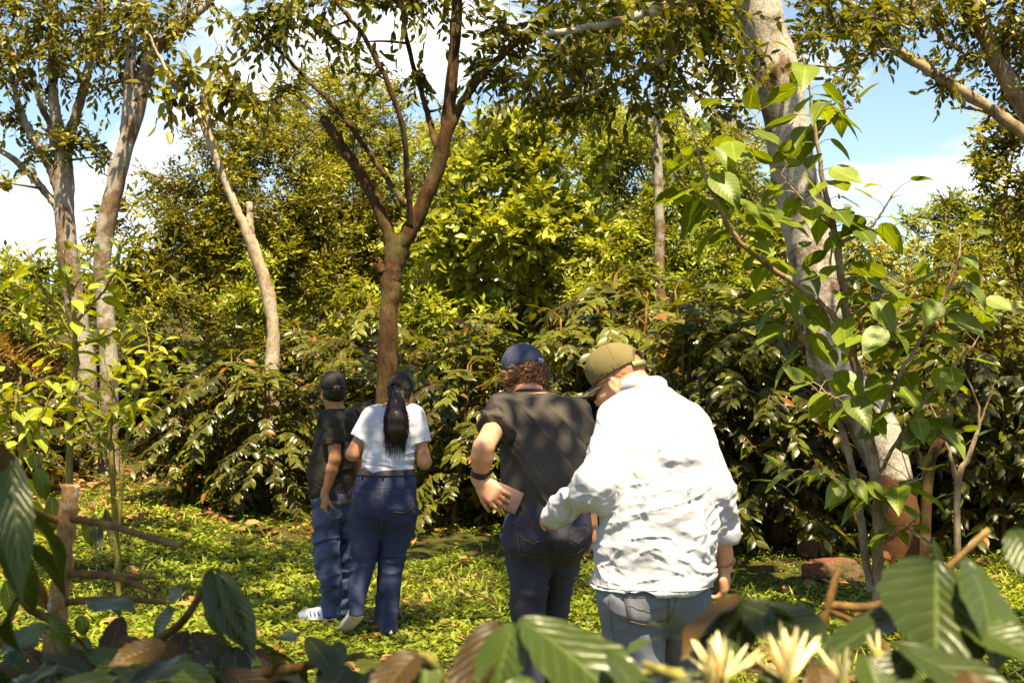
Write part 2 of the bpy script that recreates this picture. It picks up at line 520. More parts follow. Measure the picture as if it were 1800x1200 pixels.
def sprays(L, acc, rng, centers, outs, k, leaf, slen, droop=0.2, tone=None, splay=0.8, twig=0.004, up=0.7, wf=1.0):
    """leafy twigs starting at the centres and pointing along outs, k leaves on each"""
    n = len(centers)
    outs = unit(outs)
    slen = slen * rng.uniform(0.7, 1.25, n)
    t = (np.arange(k) + 0.6) / k
    base = centers[:, None] + outs[:, None] * (slen[:, None] * t[None])[..., None]
    base[..., 2] -= droop * slen[:, None] * t[None] ** 2
    sd = unit(np.cross(outs, np.array((0, 0, 1.0)) + rng.normal(0, 0.25, (n, 3))))
    sign = np.where(np.arange(k) % 2 == 0, 1.0, -1.0)
    d = outs[:, None] * (1.1 - splay * 0.5) + sd[:, None] * (sign[None, :, None] * splay) + rng.normal(0, 0.28, (n, k, 3))
    d[..., 2] -= droop * 1.2
    d[:, -1] = outs + rng.normal(0, 0.2, (n, 3))
    u = np.array((0, -0.12, up)) + rng.normal(0, 0.55, (n, k, 3)) + outs[:, None] * 0.25
    ln = leaf * rng.uniform(0.65, 1.15, (n, k))
    if tone is None:
        tone = rng.random(n)
    r = np.clip(np.repeat(tone[:, None], k, 1) + rng.normal(0, 0.17, (n, k)), 0, .95) + (rng.random((n, k)) < .008)
    L.add(base.reshape(-1, 3), d.reshape(-1, 3), u.reshape(-1, 3), ln.ravel(), np.full(n * k, wf), r.ravel())
    if acc is not None:
        for i in range(n):
            q = np.array([centers[i], centers[i] + outs[i] * slen[i] * 0.5 - (0, 0, droop * slen[i] * 0.25), centers[i] + outs[i] * slen[i] - (0, 0, droop * slen[i])])
            acc.tube(q, [twig, twig * 0.8, twig * 0.4], 3, cap=False)

def clump(L, acc, rng, c, rad, n, k=7, leaf=0.12, slen=0.3, droop=0.2, shell=0.45, tone=None, up=0.7, splay=0.8, twig=0.004, wf=1.0):
    """a leafy mass: twigs spread through an ellipsoid, thicker towards its skin"""
    rad = np.asarray(rad, float)
    dr = unit(rng.normal(0, 1, (n, 3)))
    rr = rng.random(n) ** shell
    lump = 1 + 0.28 * fbm(dr * 1.9 + np.asarray(c) * 3.1, 2)
    pos = np.asarray(c) + dr * rad * (rr * lump)[:, None]
    out = dr / rad * rad.mean() + rng.normal(0, 0.45, (n, 3)) + (0, 0, 0.25)
    if tone is None:
        tone = np.clip(rng.normal(0.42, 0.28, n), 0, 1)
    sprays(L, acc, rng, pos - unit(out) * slen * 0.4, out, k, leaf, slen, droop, tone, splay, twig, up, wf)

def limb(acc, rng, pts, n=22, sides=9, jit=0.006, lump=0.10):
    """pts: rows of x, y, z, radius"""
    s = spline(pts, n, jit, rng)
    acc.tube(s[:, :3], np.maximum(s[:, 3], 0.003), sides, lump, rng.random() * 50)
    return s

def pxl(rows, d):
    """rows (px, py, radius[, depth offset]) -> world polyline with radius"""
    out = []
    for r in rows:
        q = at(r[0], r[1], d + (r[3] if len(r) > 3 else 0))
        out.append((*q, r[2]))
    return np.array(out)

def connect(acc, rng, limbs, target, r0=0.02, n=8):
    """a bending branch from the nearest limb point to a leafy mass"""
    allp = np.concatenate(limbs)
    dd = np.linalg.norm(allp[:, :3] - target, axis=1) + 0.6 * np.maximum(0, allp[:, 2] - target[2])
    a = allp[np.argmin(dd)]
    m = 0.5 * (a[:3] + target) + rng.normal(0, 0.06, 3) * np.linalg.norm(a[:3] - target)
    r0 = min(r0, a[3] * 0.7)
    s = spline(np.array([(*a[:3], r0), (*m, r0 * 0.7), (*target, r0 * 0.3)]), n)
    acc.tube(s[:, :3], np.maximum(s[:, 3], 0.002), 5)
    return s

def copy_tree(o, parent=None):
    c = o.copy()
    COL.objects.link(c)
    if parent is not None:
        c.parent = parent
    for ch in o.children:
        copy_tree(ch, c)
    return c
# ------------------------------------------------------------------ ground
def ground_material():
    m, nt, b = nmat('soil_and_moss')
    geo = N(nt, 'ShaderNodeNewGeometry')
    n1 = N(nt, 'ShaderNodeTexNoise', i_Scale=0.9, i_Detail=6.0, i_Roughness=0.6)
    n2 = N(nt, 'ShaderNodeTexNoise', i_Scale=14.0, i_Detail=6.0, i_Roughness=0.7)
    for n in (n1, n2):
        nt.links.new(geo.outputs['Position'], n.inputs['Vector'])
    soil = ramp(nt, n2.outputs[0], [(0.3, (0.035, 0.018, 0.007)), (0.7, (0.10, 0.055, 0.022))])
    moss = ramp(nt, n2.outputs[0], [(0.3, (0.022, 0.026, 0.005)), (0.7, (0.055, 0.06, 0.012))])
    nt.links.new(mixc(nt, ramp(nt, n1.outputs[0], [(0.32, (0, 0, 0)), (0.5, (1, 1, 1))]), soil, moss), b.inputs['Base Color'])
    b.inputs['Roughness'].default_value = 0.95
    b.inputs['Specular IOR Level'].default_value = 0.1
    bump(nt, b, n2.outputs[0], 0.8, 0.03)
    return m

def axis(vals):
    out = []
    for a, b, s in vals:
        out += list(np.arange(a, b, s))
    return np.array(out + [vals[-1][1]], float)

gx = axis([(-600, -60, 60), (-60, -14, 4), (-14, 14, 0.24), (14, 60, 4), (60, 600, 60)])
gy = axis([(-300, -40, 40), (-40, -6, 4), (-6, 24, 0.24), (24, 80, 2), (80, 700, 40)])
X, Y = np.meshgrid(gx, gy, indexing='ij')
Z = gh(X, Y)
nx, ny = len(gx), len(gy)
ii, jj = np.meshgrid(np.arange(nx - 1), np.arange(ny - 1), indexing='ij')
gf = np.stack([ii * ny + jj, (ii + 1) * ny + jj, (ii + 1) * ny + jj + 1, ii * ny + jj + 1], -1).reshape(-1, 4)
go = put('ground', mk_mesh('ground', np.stack([X, Y, Z], -1).reshape(-1, 3), gf, mats=[ground_material()]))
tag(go, 'mossy earth rising gently towards the coffee rows', kind='structure')

# ------------------------------------------------------------------ trees whose limbs can be followed
def tree_root(name, px, d, label, group=None):
    x = at(px, 640, d)[0]
    return empty(name, (x, d, ghs(x, d)), label, 'tree', group)

def finish_tree(root, trunk, bark, branch, leaves, tmpl, leafmat):
    t = put('trunk', trunk.mesh('trunk', [bark]), root)
    if branch is not None and branch.n:
        put('twigs', branch.mesh('twigs', [M['twig'] if bark is not M['bark_brown'] else bark]), root)['kind'] = 'stuff'
    if leaves is not None and leaves.p:
        c = put('crown', leaves.mesh('crown', tmpl, leafmat), root)
    return t

def hero_tree(name, d, base, limbs, clumps, bark, label, leafmat, tmpl=T_MID, seed=1, leaf=0.14, k=8, slen=0.34, droop=0.3, group=None, twigr=0.02, up=0.7, splay=0.9):
    rng = np.random.default_rng(seed)
    root = tree_root(name, base, d, label, group)
    tr, br, L = Acc(), Acc(), Leaves(rng)
    ls = []
    g = root.location.z
    for i, rows in enumerate(limbs):
        p = pxl(rows, d)
        if i == 0:
            foot = p[0].copy(); foot[2] = g - 0.15; foot[3] *= 1.45
            mid = p[0].copy(); mid[2] = g + 0.25; mid[3] *= 1.12
            if p[0][2] > g + 0.5:
                p = np.vstack([foot, mid, p])
            else:
                p[0][2] = g - 0.15
        ls.append(limb(tr, rng, p, n=14 + 5 * len(rows), sides=12 if i == 0 else 9, jit=0.004))
    for (px, py, dd, rx, ry, rz, n) in clumps:
        c = at(px, py, d + dd)
        connect(br, rng, ls, c, twigr)
        clump(L, br, rng, c, (rx, ry, rz), n, k, leaf, slen, droop, up=up, splay=splay)
    finish_tree(root, tr, bark, br, L, tmpl, leafmat)
    return root

# brown forked tree behind the woman
hero_tree('shade_tree', 12.0, 672, [
    [(668, 930, 0.1050), (678, 700, 0.0991), (684, 560, 0.0941), (688, 470, 0.1050)],
    [(690, 480, 0.0924), (708, 430, 0.0882), (735, 380, 0.0773), (775, 275, 0.0689), (793, 160, 0.0605), (803, 20, 0.0521), (812, -140, 0.0378), (820, -260, 0.0168)],
    [(785, 240, 0.0462), (826, 160, 0.0403), (895, 85, 0.0353), (985, 10, 0.0294), (1080, -70, 0.0168)],
    [(722, 400, 0.0336, -.05), (716, 320, 0.0294, -.2), (704, 208, 0.0269, -.4), (648, 78, 0.0227, -.5), (596, 10, 0.0168, -.6), (560, -60, 0.0084, -.6)],
    [(768, 262, 0.0336, .1), (746, 180, 0.0277, .3), (714, 66, 0.0227, .4), (706, -40, 0.0168, .4)],
    [(688, 480, 0.0714), (682, 410, 0.0630), (640, 315, 0.0554, .1), (600, 255, 0.0504, .15), (573, 214, 0.0462, .2), (570, 208, 0.0378, .2)],
    [(712, 362, 0.0294, .1), (650, 270, 0.0269, .3), (588, 188, 0.0235, .5), (525, 124, 0.0202, .6), (470, 70, 0.0151, .7), (420, 30, 0.0084, .8)],
    [(640, 258, 0.0168, .3), (610, 215, 0.0101, .4), (560, 205, 0.0084, .5), (505, 150, 0.0050, .6)],
    [(672, 480, 0.0588), (664, 462, 0.0504), (663, 458, 0.0252)],
], [
    (700, -25, 0, .55, .7, .28, 37), (600, -20, -.4, .55, .6, .26, 37), (500, 10, .5, .42, .5, .22, 27), (440, 35, .7, .3, .4, .16, 18),
    (800, -60, 0, .7, .7, .3, 40), (560, 45, -.5, .16, .2, .12, 6), (905, 55, 0, .42, .5, .22, 37), (990, 95, .2, .4, .5, .18, 32), (900, 140, .3, .3, .4, .14, 19),
    (1010, 10, 0, .5, .5, .26, 37), (740, 135, .3, .15, .2, .10, 6), (655, 128, -.2, .14, .2, .1, 5), (512, 152, .6, .18, .2, .1, 7), (620, 75, .3, .2, .2, .12, 6),
    (845, 110, .3, .22, .3, .14, 11), (480, 60, .8, .18, .2, .1, 8), (780, 190, .2, .12, .15, .08, 4),
], M['bark_brown'], 'brown forked tree rising behind the woman in the white t-shirt', M['canopy'], T_MID, 11, 0.125, 11, 0.42, 0.32, twigr=0.018)

# thick grey leaning trunk on the right
hero_tree('shade_tree', 10.6, 1585, [
    [(1590, 1000, .22), (1582, 930, .19), (1566, 840, .18), (1530, 740, .19), (1462, 640, .185), (1446, 560, .185), (1420, 430, .19), (1398, 320, .195), (1376, 190, .195), (1345, 60, .20), (1318, -60, .21), (1295, -200, .16)],
    [(1322, -40, .06), (1290, 0, .05, -.3), (1250, 28, .045, -.6), (1168, 98, .035, -.8), (1080, 150, .026, -.9), (980, 185, .012, -.9)],
    [(1330, -60, .07), (1290, -30, .06, -.6), (1200, 0, .05, -1.2), (1080, 40, .03, -1.5), (960, 60, .02, -1.6)],
    [(1345, -10, .06, .2), (1420, -30, .045, .6), (1520, 20, .03, .9), (1600, 50, .012, 1.1)],
    [(1598, 970, .10), (1640, 1000, .06, -.1), (1690, 1015, .03, -.25)],
    [(1576, 970, .09), (1530, 1000, .05, -.2), (1490, 1012, .02, -.3)],
], [
    (1240, 30, -.6, .5, .6, .22, 33), (1140, 60, -.8, .55, .6, .2, 36), (1040, 110, -.9, .55, .6, .22, 36), (960, 175, -.8, .4, .5, .14, 23), (1080, 20, -1.3, .6, .6, .24, 36),
    (1180, -10, -.8, .6, .6, .22, 33), (1450, 10, .6, .55, .6, .2, 36), (1540, 40, .9, .4, .5, .2, 23), (1420, 70, .5, .3, .4, .16, 14), (1130, 175, -.9, .42, .4, .12, 20), (1290, 110, -.4, .3, .4, .22, 16),
    (1210, 140, -.8, .35, .4, .14, 14), (1040, 190, -.8, .3, .4, .1, 12), (1250, 190, .2, .25, .3, .2, 9), (1490, 120, .6, .2, .3, .1, 6),
], M['bark_stained'], 'thick grey leaning tree trunk behind the broad-leaved shrub', M['canopy'], T_MID, 12, 0.11, 11, 0.36, 0.3, twigr=0.016)

# two grey trees on the left
hero_tree('shade_tree', 16.0, 152, [
    [(153, 655, .125), (140, 580, .12), (126, 500, .125), (116, 410, .12), (112, 320, .125), (112, 250, .11)],
    [(112, 260, .09), (98, 200, .075), (92, 130, .06), (96, 40, .04), (100, -60, .02)],
    [(116, 255, .085), (130, 215, .07), (146, 160, .058), (162, 90, .05), (178, 10, .035), (190, -60, .015)],
    [(108, 345, .075), (88, 290, .07), (60, 245, .055), (38, 200, .045), (20, 130, .03), (10, 60, .02)],
    [(106, 372, .06), (80, 338, .05), (42, 296, .042), (2, 266, .036), (-60, 240, .02)],
    [(95, 270, .05, .2), (88, 220, .045, .3), (70, 180, .04, .3), (55, 120, .02, .3)],
], [
    (90, 20, 0, .9, .9, .42, 63), (20, 40, 0, .8, .9, .42, 59), (150, 50, .3, .6, .8, .36, 42), (30, 120, 0, .6, .7, .26, 35), (100, 110, -.3, .5, .6, .26, 28), (20, 210, 0, .35, .5, .2, 21), (110, 245, -.2, .35, .4, .16, 17),
    (150, 255, 0, .25, .3, .12, 11), (70, 270, 0, .3, .3, .1, 10), (-40, 100, 0, .8, .8, .5, 42), (175, 275, -.1, .22, .2, .08, 7), (55, -60, 0, 1.2, 1., .4, 56), (0, 320, -.6, .14, .2, .12, 6),
], M['bark_grey'], 'grey trunk splitting into many limbs at far left', M['dark'], T_MID, 13, 0.12, 11, 0.4, 0.28)
hero_tree('shade_tree', 15.6, 188, [
    [(192, 640, .115), (184, 540, .11), (181, 440, .105), (204, 315, .108), (234, 215, .105), (254, 135, .09), (270, 92, .075), (325, 45, .06), (375, -5, .045), (430, -70, .02)],
    [(222, 235, .075), (226, 160, .07), (231, 80, .06), (236, -20, .04)],
    [(258, 125, .06), (259, 60, .05), (255, -10, .03)],
    [(276, 98, .025), (300, 130, .02, -.2), (330, 180, .014, -.3)],
], [
    (240, 30, 0, .7, .8, .34, 43), (200, 80, .2, .5, .6, .26, 32), (225, 140, .4, .3, .4, .22, 17), (270, 40, -.3, .35, .5, .26, 21), (340, 0, 0, .4, .5, .12, 11), (220, -50, 0, .9, .9, .3, 42), (175, 150, .4, .3, .4, .14, 13), (290, 120, -.2, .15, .2, .08, 5), (320, 20, -.3, .12, .2, .08, 4),
], M['bark_grey'], 'grey trunk leaning rightward beside the split one at far left', M['dark'], T_MID, 14, 0.12, 11, 0.4, 0.28)

# pale pollarded tree
hero_tree('shade_tree', 15.0, 480, [
    [(478, 640, .085), (480, 585, .078), (472, 520, .076), (452, 455, .078), (434, 408, .066), (412, 360, .050), (393, 310, .048), (370, 250, .05), (352, 205, .038), (335, 180, .032), (306, 146, .026), (280, 100, .018), (262, 60, .01)],
    [(368, 250, .04), (366, 205, .034), (364, 172, .032), (388, 130, .026), (432, 95, .02), (470, 62, .012)],
    [(444, 430, .05), (440, 395, .046), (439, 356, .044)],
    [(364, 172, .02), (355, 150, .015), (330, 145, .012), (300, 155, .006)],
    [(392, 120, .012), (380, 70, .008), (368, 30, .004)],
    [(430, 96, .01), (470, 165, .009, -.1), (480, 190, .008, -.2), (560, 205, .005, -.3)],
], [
    (330, 130, 0, .26, .3, .1, 14), (390, 150, 0, .22, .3, .09, 11), (300, 165, -.1, .22, .3, .08, 10), (420, 160, -.2, .26, .3, .08, 11), (450, 185, -.3, .16, .2, .07, 6), (355, 185, 0, .16, .2, .07, 6), (490, 170, -.3, .14, .2, .06, 5), (380, 110, .1, .14, .2, .07, 4),
], M['bark_pale'], 'pale slender pollarded tree with a sawn stub', M['dark'], T_MID, 15, 0.19, 7, 0.42, 0.45, twigr=0.012)

# slim straight trunk behind the men
hero_tree('shade_tree', 18.0, 1160, [
    [(1161, 600, .075), (1160, 480, .072), (1157, 320, .07), (1156, 150, .07), (1150, 40, .06), (1146, -60, .03)],
    [(1156, 130, .035), (1200, 85, .03, .3), (1260, 50, .02, .5)],
    [(1152, 100, .03), (1100, 50, .025), (1040, 30, .012)],
], [
    (1160, 60, 0, .6, .7, .3, 35), (1260, 60, .4, .7, .8, .34, 48), (1060, 40, 0, .8, .8, .32, 53), (1240, 0, 0, .9, .8, .4, 48), (1120, -20, 0, .8, .8, .3, 40), (1300, 130, .6, .5, .6, .3, 29),
], M['bark_grey'], 'slim straight grey trunk standing behind the olive cap', M['olive'], T_MID, 16, 0.13, 10, 0.42, 0.25)

# tree beyond the right edge whose limbs reach into the sky
hero_tree('shade_tree', 13.0, 1985, [
    [(1990, 900, .2), (1975, 650, .19), (1930, 440, .17), (1880, 310, .13)],
    [(1880, 310, .085), (1800, 236, .07), (1745, 195, .065), (1690, 160, .06), (1610, 110, .052), (1545, 72, .045), (1470, 40, .025), (1400, 25, .012)],
    [(1885, 320, .11), (1835, 240, .10, .2), (1795, 180, .095, .3), (1752, 105, .09, .3), (1725, 50, .085, .3), (1695, -20, .08, .3), (1660, -90, .05, .3)],
    [(1770, 140, .05, .3), (1768, 80, .045, .4), (1775, 20, .035, .4), (1790, -60, .02, .4)],
    [(1600, 103, .02), (1580, 90, .015, -.1), (1540, 90, .012, -.2), (1500, 115, .008, -.3), (1470, 128, .006, -.3)],
    [(1690, 90, .03, .3), (1660, 70, .024, .3), (1640, 45, .02, .3), (1610, 10, .012, .3)],
    [(1730, 195, .02), (1702, 190, .017, -.1), (1672, 190, .015, -.15)],
], [
    (1620, 15, .2, .5, .6, .18, 44), (1700, 40, .4, .4, .5, .2, 34), (1560, 15, .1, .4, .5, .16, 34), (1760, 60, .4, .35, .5, .26, 34), (1660, 145, .1, .22, .3, .1, 14), (1480, 40, -.1, .3, .4, .12, 18), (1790, 150, .4, .24, .4, .26, 24), (1500, 95, -.3, .14, .2, .07, 7),
    (1700, 100, .3, .16, .3, .1, 10), (1640, 120, .2, .14, .2, .08, 8), (1790, 0, .2, .4, .5, .3, 34), (1840, 80, .3, .4, .5, .5, 40), (1760, 120, .5, .2, .3, .14, 14), (1560, 65, 0, .16, .2, .07, 7), (1720, -40, .2, .8, .8, .3, 50),
], M['bark_tan'], 'tree at the right edge with long bare limbs crossing the sky', M['dark'], T_MID, 17, 0.11, 10, 0.34, 0.3, twigr=0.014)

# ------------------------------------------------------------------ leafy trees of the hillside
def leafy_tree(name, d, px, rows, label, leafmat, tmpl=T_FAR, seed=1, leaf=0.13, k=8, slen=0.35, dens=1.0, bark='bark_tan', trunk_r=0.09, group=None, droop=0.15, cat='tree', wf=1.0, up=0.7):
    """rows: leafy masses (px, py, rx px, ry px, depth offset)"""
    rng = np.random.default_rng(seed)
    x = at(px, 640, d)[0]
    g = ghs(x, d)
    root = empty(name, (x, d, g), label, cat, group)
    tr, br, L = Acc(), Acc(), Leaves(rng)
    top = min(r[1] for r in rows)
    tz = at(px, top, d)[2]
    pts = [(x, d, g - 0.2, trunk_r * 1.3)]
    for f in (0.25, 0.5, 0.75, 0.95):
        pts.append((x + rng.normal(0, 0.12), d + rng.normal(0, 0.12), g + (tz - g) * f, trunk_r * (1.05 - f)))
    ls = [limb(tr, rng, np.array(pts), 18, 8)]
    for (cx, cy, rx, ry, dd) in rows:
        c = at(cx, cy, d + dd)
        s = d / FPX
        R = np.array((rx * s, 0.5 * (rx + ry) * s, ry * s))
        ls.append(connect(br, rng, ls[:1], c, trunk_r * 0.5))
        vol = R[0] * R[1] + R[0] * R[2] + R[1] * R[2]
        # smaller lumps on the mass so that its outline stays uneven
        nl = max(5, int(9 * vol ** 0.7))
        for q in range(nl):
            dr = unit(rng.normal(0, 1, 3))
            dr[1] = -abs(dr[1]) * 1.0 if rng.random() < 0.7 else dr[1]
            cc = c + dr * R * rng.uniform(0.45, 0.95)
            rr = R.mean() * rng.uniform(0.28, 0.5)
            br.tube(spline(np.array([c, 0.5 * (c + cc) + rng.normal(0, .05, 3), cc]), 5), [0.02, .016, .012, .009, .006], 4)
            base = np.clip(rng.normal(0.45, 0.24), 0, 1)
            n = int(dens * (10 + 30 * rr * rr / (slen * leaf * 3.2)))
            clump(L, None, rng, cc, (rr, rr, rr * 0.8), n, k, leaf, slen, droop, 0.4, tone=np.clip(rng.normal(base, 0.14, n), 0, 1), up=up, wf=wf)
    finish_tree(root, tr, M[bark], br, L, tmpl, M[leafmat])
    return root

HG = 'trees on the hillside behind the coffee'
leafy_tree('hillside_tree', 23.0, 400, [(380, 300, 90, 75, 0), (330, 400, 80, 90, -.6), (440, 400, 110, 110, .2), (350, 500, 110, 80, -.3), (470, 260, 80, 60, .4), (500, 480, 110, 90, .3), (300, 330, 45, 60, 0), (540, 360, 80, 90, .4)],
           'broad dark tree behind the pale pollarded trunk', 'dark', T_FAR, 31, 0.115, 9, 0.34, 0.85, trunk_r=.16, group=HG)
leafy_tree('hillside_tree', 26.0, 610, [(600, 330, 90, 90, 0), (650, 440, 100, 110, 0), (570, 470, 90, 100, .5), (690, 300, 60, 70, .3), (600, 230, 70, 60, 0)],
           'dark tree seen between the limbs of the brown forked tree', 'dark', T_FAR, 32, 0.12, 9, 0.36, 0.85, trunk_r=.16, group=HG)
leafy_tree('hillside_tree', 31.0, 600, [(590, 150, 80, 50, 0), (520, 190, 60, 50, 0), (670, 185, 70, 45, 0), (560, 230, 80, 50, 0), (640, 245, 90, 50, 0), (470, 230, 50, 50, 0)],
           'tall yellow-green tree topping the hill left of centre', 'gold', T_FAR, 33, 0.13, 9, 0.4, 0.5, trunk_r=.16, group=HG)
leafy_tree('hillside_tree', 19.0, 890, [(890, 265, 75, 60, 0), (830, 330, 80, 70, 0), (960, 320, 85, 65, -.3), (790, 420, 90, 70, -.3), (900, 400, 90, 80, -.6), (1000, 420, 65, 60, -.2), (850, 500, 100, 60, -.2), (960, 500, 90, 55, -.2), (1040, 370, 40, 40, 0), (740, 500, 50, 60, 0), (930, 225, 35, 30, 0), (1080, 450, 40, 34, -.4), (725, 410, 34, 40, .2), (1060, 290, 30, 26, .3)],
           'bright yellow-green large-leaved tree above the navy cap', 'bright', T_OVAL, 34, 0.16, 8, 0.36, 0.62, trunk_r=.10, group=HG)
leafy_tree('hillside_tree', 27.0, 1130, [(1100, 300, 100, 80, 0), (1220, 320, 100, 90, 0), (1160, 420, 120, 100, -.5), (1300, 380, 90, 90, 0), (1060, 250, 70, 60, .5), (1290, 470, 90, 70, -.5)],
           'olive tree behind the slim straight trunk', 'olive', T_FAR, 35, 0.125, 9, 0.36, 0.8, trunk_r=.16, group=HG)
leafy_tree('hillside_tree', 34.0, 990, [(1000, 220, 110, 50, 0), (900, 260, 90, 60, 0), (1150, 230, 120, 50, 0), (780, 260, 70, 60, 0), (1290, 270, 90, 60, 0)],
           'russet-topped tree on the hill crest at centre', 'gold', T_FAR, 36, 0.14, 9, 0.42, 0.6, trunk_r=.18, group=HG)
leafy_tree('hillside_tree', 23.0, 1560, [(1520, 440, 90, 45, 0), (1640, 460, 100, 60, 0), (1480, 510, 90, 45, 0), (1600, 520, 90, 40, 0)],
           'yellow-green bushy tree low behind the broad-leaved shrub', 'gold', T_FAR, 37, 0.14, 8, 0.4, 0.7, trunk_r=.12, group=HG)
leafy_tree('hillside_tree', 28.0, 1700, [(1640, 385, 70, 45, 0), (1720, 380, 80, 50, 0), (1790, 400, 70, 60, 0), (1690, 440, 90, 40, 0)],
           'feathery yellow-green tree low at the right edge', 'olive', T_NARROW, 38, 0.22, 9, 0.5, 0.6, trunk_r=.14, group=HG)
leafy_tree('hillside_tree', 17.0, 1790, [(1745, 240, 55, 40, 0), (1720, 300, 50, 45, 0), (1790, 330, 60, 60, 0), (1800, 220, 60, 50, 0), (1780, 440, 55, 60, 0), (1830, 520, 80, 70, 0), (1850, 300, 70, 80, 0)],
           'dark fine-leaved tree hanging down the right edge', 'dark', T_FAR, 39, 0.13, 8, 0.34, 0.8, trunk_r=.12, group=HG)
leafy_tree('hillside_tree', 17.0, 460, [(455, 520, 48, 46, 0), (490, 560, 36, 36, -.1), (425, 540, 34, 40, 0), (462, 475, 26, 26, 0)],
           'small bright green round tree behind the pale trunk', 'bright', T_FAR, 40, 0.10, 9, 0.26, 1.0, trunk_r=.05, group=HG)
leafy_tree('hillside_tree', 20.0, 60, [(40, 480, 60, 50, 0), (110, 500, 60, 50, 0), (-10, 540, 60, 60, 0), (80, 560, 70, 50, -.3), (160, 540, 60, 60, 0)],
           'olive scrubby tree low behind the split trunk', 'olive', T_FAR, 41, 0.13, 8, 0.36, 0.7, trunk_r=.08, group=HG)
leafy_tree('hillside_tree', 21.0, 235, [(230, 370, 40, 40, 0), (250, 440, 50, 50, 0), (200, 500, 60, 50, 0), (270, 520, 60, 60, -.2), (165, 420, 30, 40, 0)],
           'thin dark sapling tree between the leaning trunk and the broad dark tree', 'dark', T_NARROW, 42, 0.22, 8, 0.45, 0.5, trunk_r=.06, group=HG)
leafy_tree('hillside_tree', 25.0, 780, [(760, 330, 70, 80, 0), (740, 430, 80, 80, 0), (820, 260, 60, 50, .4)],
           'olive tree in the fork of the brown tree', 'olive', T_FAR, 43, 0.13, 9, 0.36, 0.7, trunk_r=.12, group=HG)
leafy_tree('hillside_tree', 18.0, 1380, [(1340, 430, 70, 60, 0), (1400, 500, 80, 60, 0), (1300, 500, 70, 50, 0), (1280, 400, 50, 50, .3)],
           'shiny olive-green tree right of the slim straight trunk', 'olive', T_MID, 44, 0.14, 9, 0.36, 0.6, trunk_r=.08, group=HG)

# slope bushes that join the coffee rows to the trees
SB = 'bushes on the slope between the coffee and the trees'
for (px, d, rows, lab, lm, sd) in [
    (1080, 17.2, [(1060, 470, 60, 45, 0), (1120, 500, 55, 45, 0), (1010, 520, 55, 40, 0), (1090, 420, 40, 36, 0)], 'leafy bush on the slope left of the slim straight trunk', 'bright', 61),
    (1260, 16.4, [(1240, 470, 60, 45, 0), (1300, 440, 55, 45, 0), (1210, 520, 50, 40, 0), (1330, 500, 50, 40, 0)], 'leafy bush on the slope right of the slim straight trunk', 'olive', 62),
    (640, 17.5, [(630, 520, 46, 36, 0), (600, 560, 44, 34, 0), (665, 555, 40, 34, 0)], 'rounded bush on the slope left of the brown trunk', 'bright', 63),
    (790, 17.0, [(770, 540, 60, 40, 0), (840, 560, 60, 36, 0), (730, 570, 40, 34, 0)], 'leafy bush on the slope right of the brown trunk', 'olive', 64),
    (330, 18.2, [(330, 540, 60, 40, 0), (270, 560, 50, 40, 0), (390, 560, 50, 36, 0)], 'dark bush on the slope below the broad dark tree', 'dark', 65),
    (1500, 16.6, [(1480, 500, 60, 40, 0), (1550, 490, 60, 40, 0), (1430, 520, 50, 36, 0)], 'leafy bush on the slope behind the leaning trunk', 'olive', 66),
    (1700, 16.0, [(1680, 500, 60, 40, 0), (1740, 520, 60, 40, 0), (1630, 520, 50, 36, 0)], 'dark bush on the slope near the right edge', 'dark', 67),
]:
    leafy_tree('slope_bush', d, px, rows, lab, lm, T_FAR, sd, 0.12, 8, 0.32, 0.6, trunk_r=.04, group=SB, cat='bush')

# the far wood closes the view behind the trees
def far_wood():
    rng = np.random.default_rng(5)
    L = Leaves(rng)
    for i in range(130):
        x = rng.uniform(-34, 34)
        y = rng.uniform(36, 48)
        g = ghs(x, y)
        topz = 1.7 + (640 - (rng.uniform(480, 560) if x < -9 or x > 9 else rng.uniform(300, 480))) * y / FPX
        r = rng.uniform(1.0, 1.9)
        for z in np.arange(g + 0.6, max(g + 1.5, topz), 1.1):
            n = 24
            clump(L, None, rng, (x + rng.normal(0, .4), y, z), (r, r, r * .8), n, 6, 0.36, 0.6, 0.1, 0.4)
    o = put('far_wood', L.mesh('far_wood', T_FAR, M['dark']))
    tag(o, 'mass of far dark woodland on the hill behind everything', 'woodland', kind='stuff')
far_wood()

# unseen trees added beside and behind the photographer; crowns placed to dapple the light
def overhead_tree(x, y, h, spots, seed, label):
    rng = np.random.default_rng(seed)
    root = empty('shade_tree', (x, y, ghs(x, y)), label, 'tree')
    tr, br, L = Acc(), Acc(), Leaves(rng)
    g = root.location.z
    ls = [limb(tr, rng, np.array([(x, y, g - .2, .2), (x + .1, y, g + 1.5, .15), (x, y + .1, g + h * .6, .12), (x + .1, y, g + h, .06)]), 20, 10)]
    for (cx, cy, cz, r, n) in spots:
        c = np.array((cx, cy, cz))
        ls.append(connect(br, rng, ls[:1], c, 0.05, 10))
        clump(L, br, rng, c, (r, r, r * .4), n, 9, 0.15, 0.42, 0.3)
    finish_tree(root, tr, M['bark_brown'], br, L, T_MID, M['canopy'])
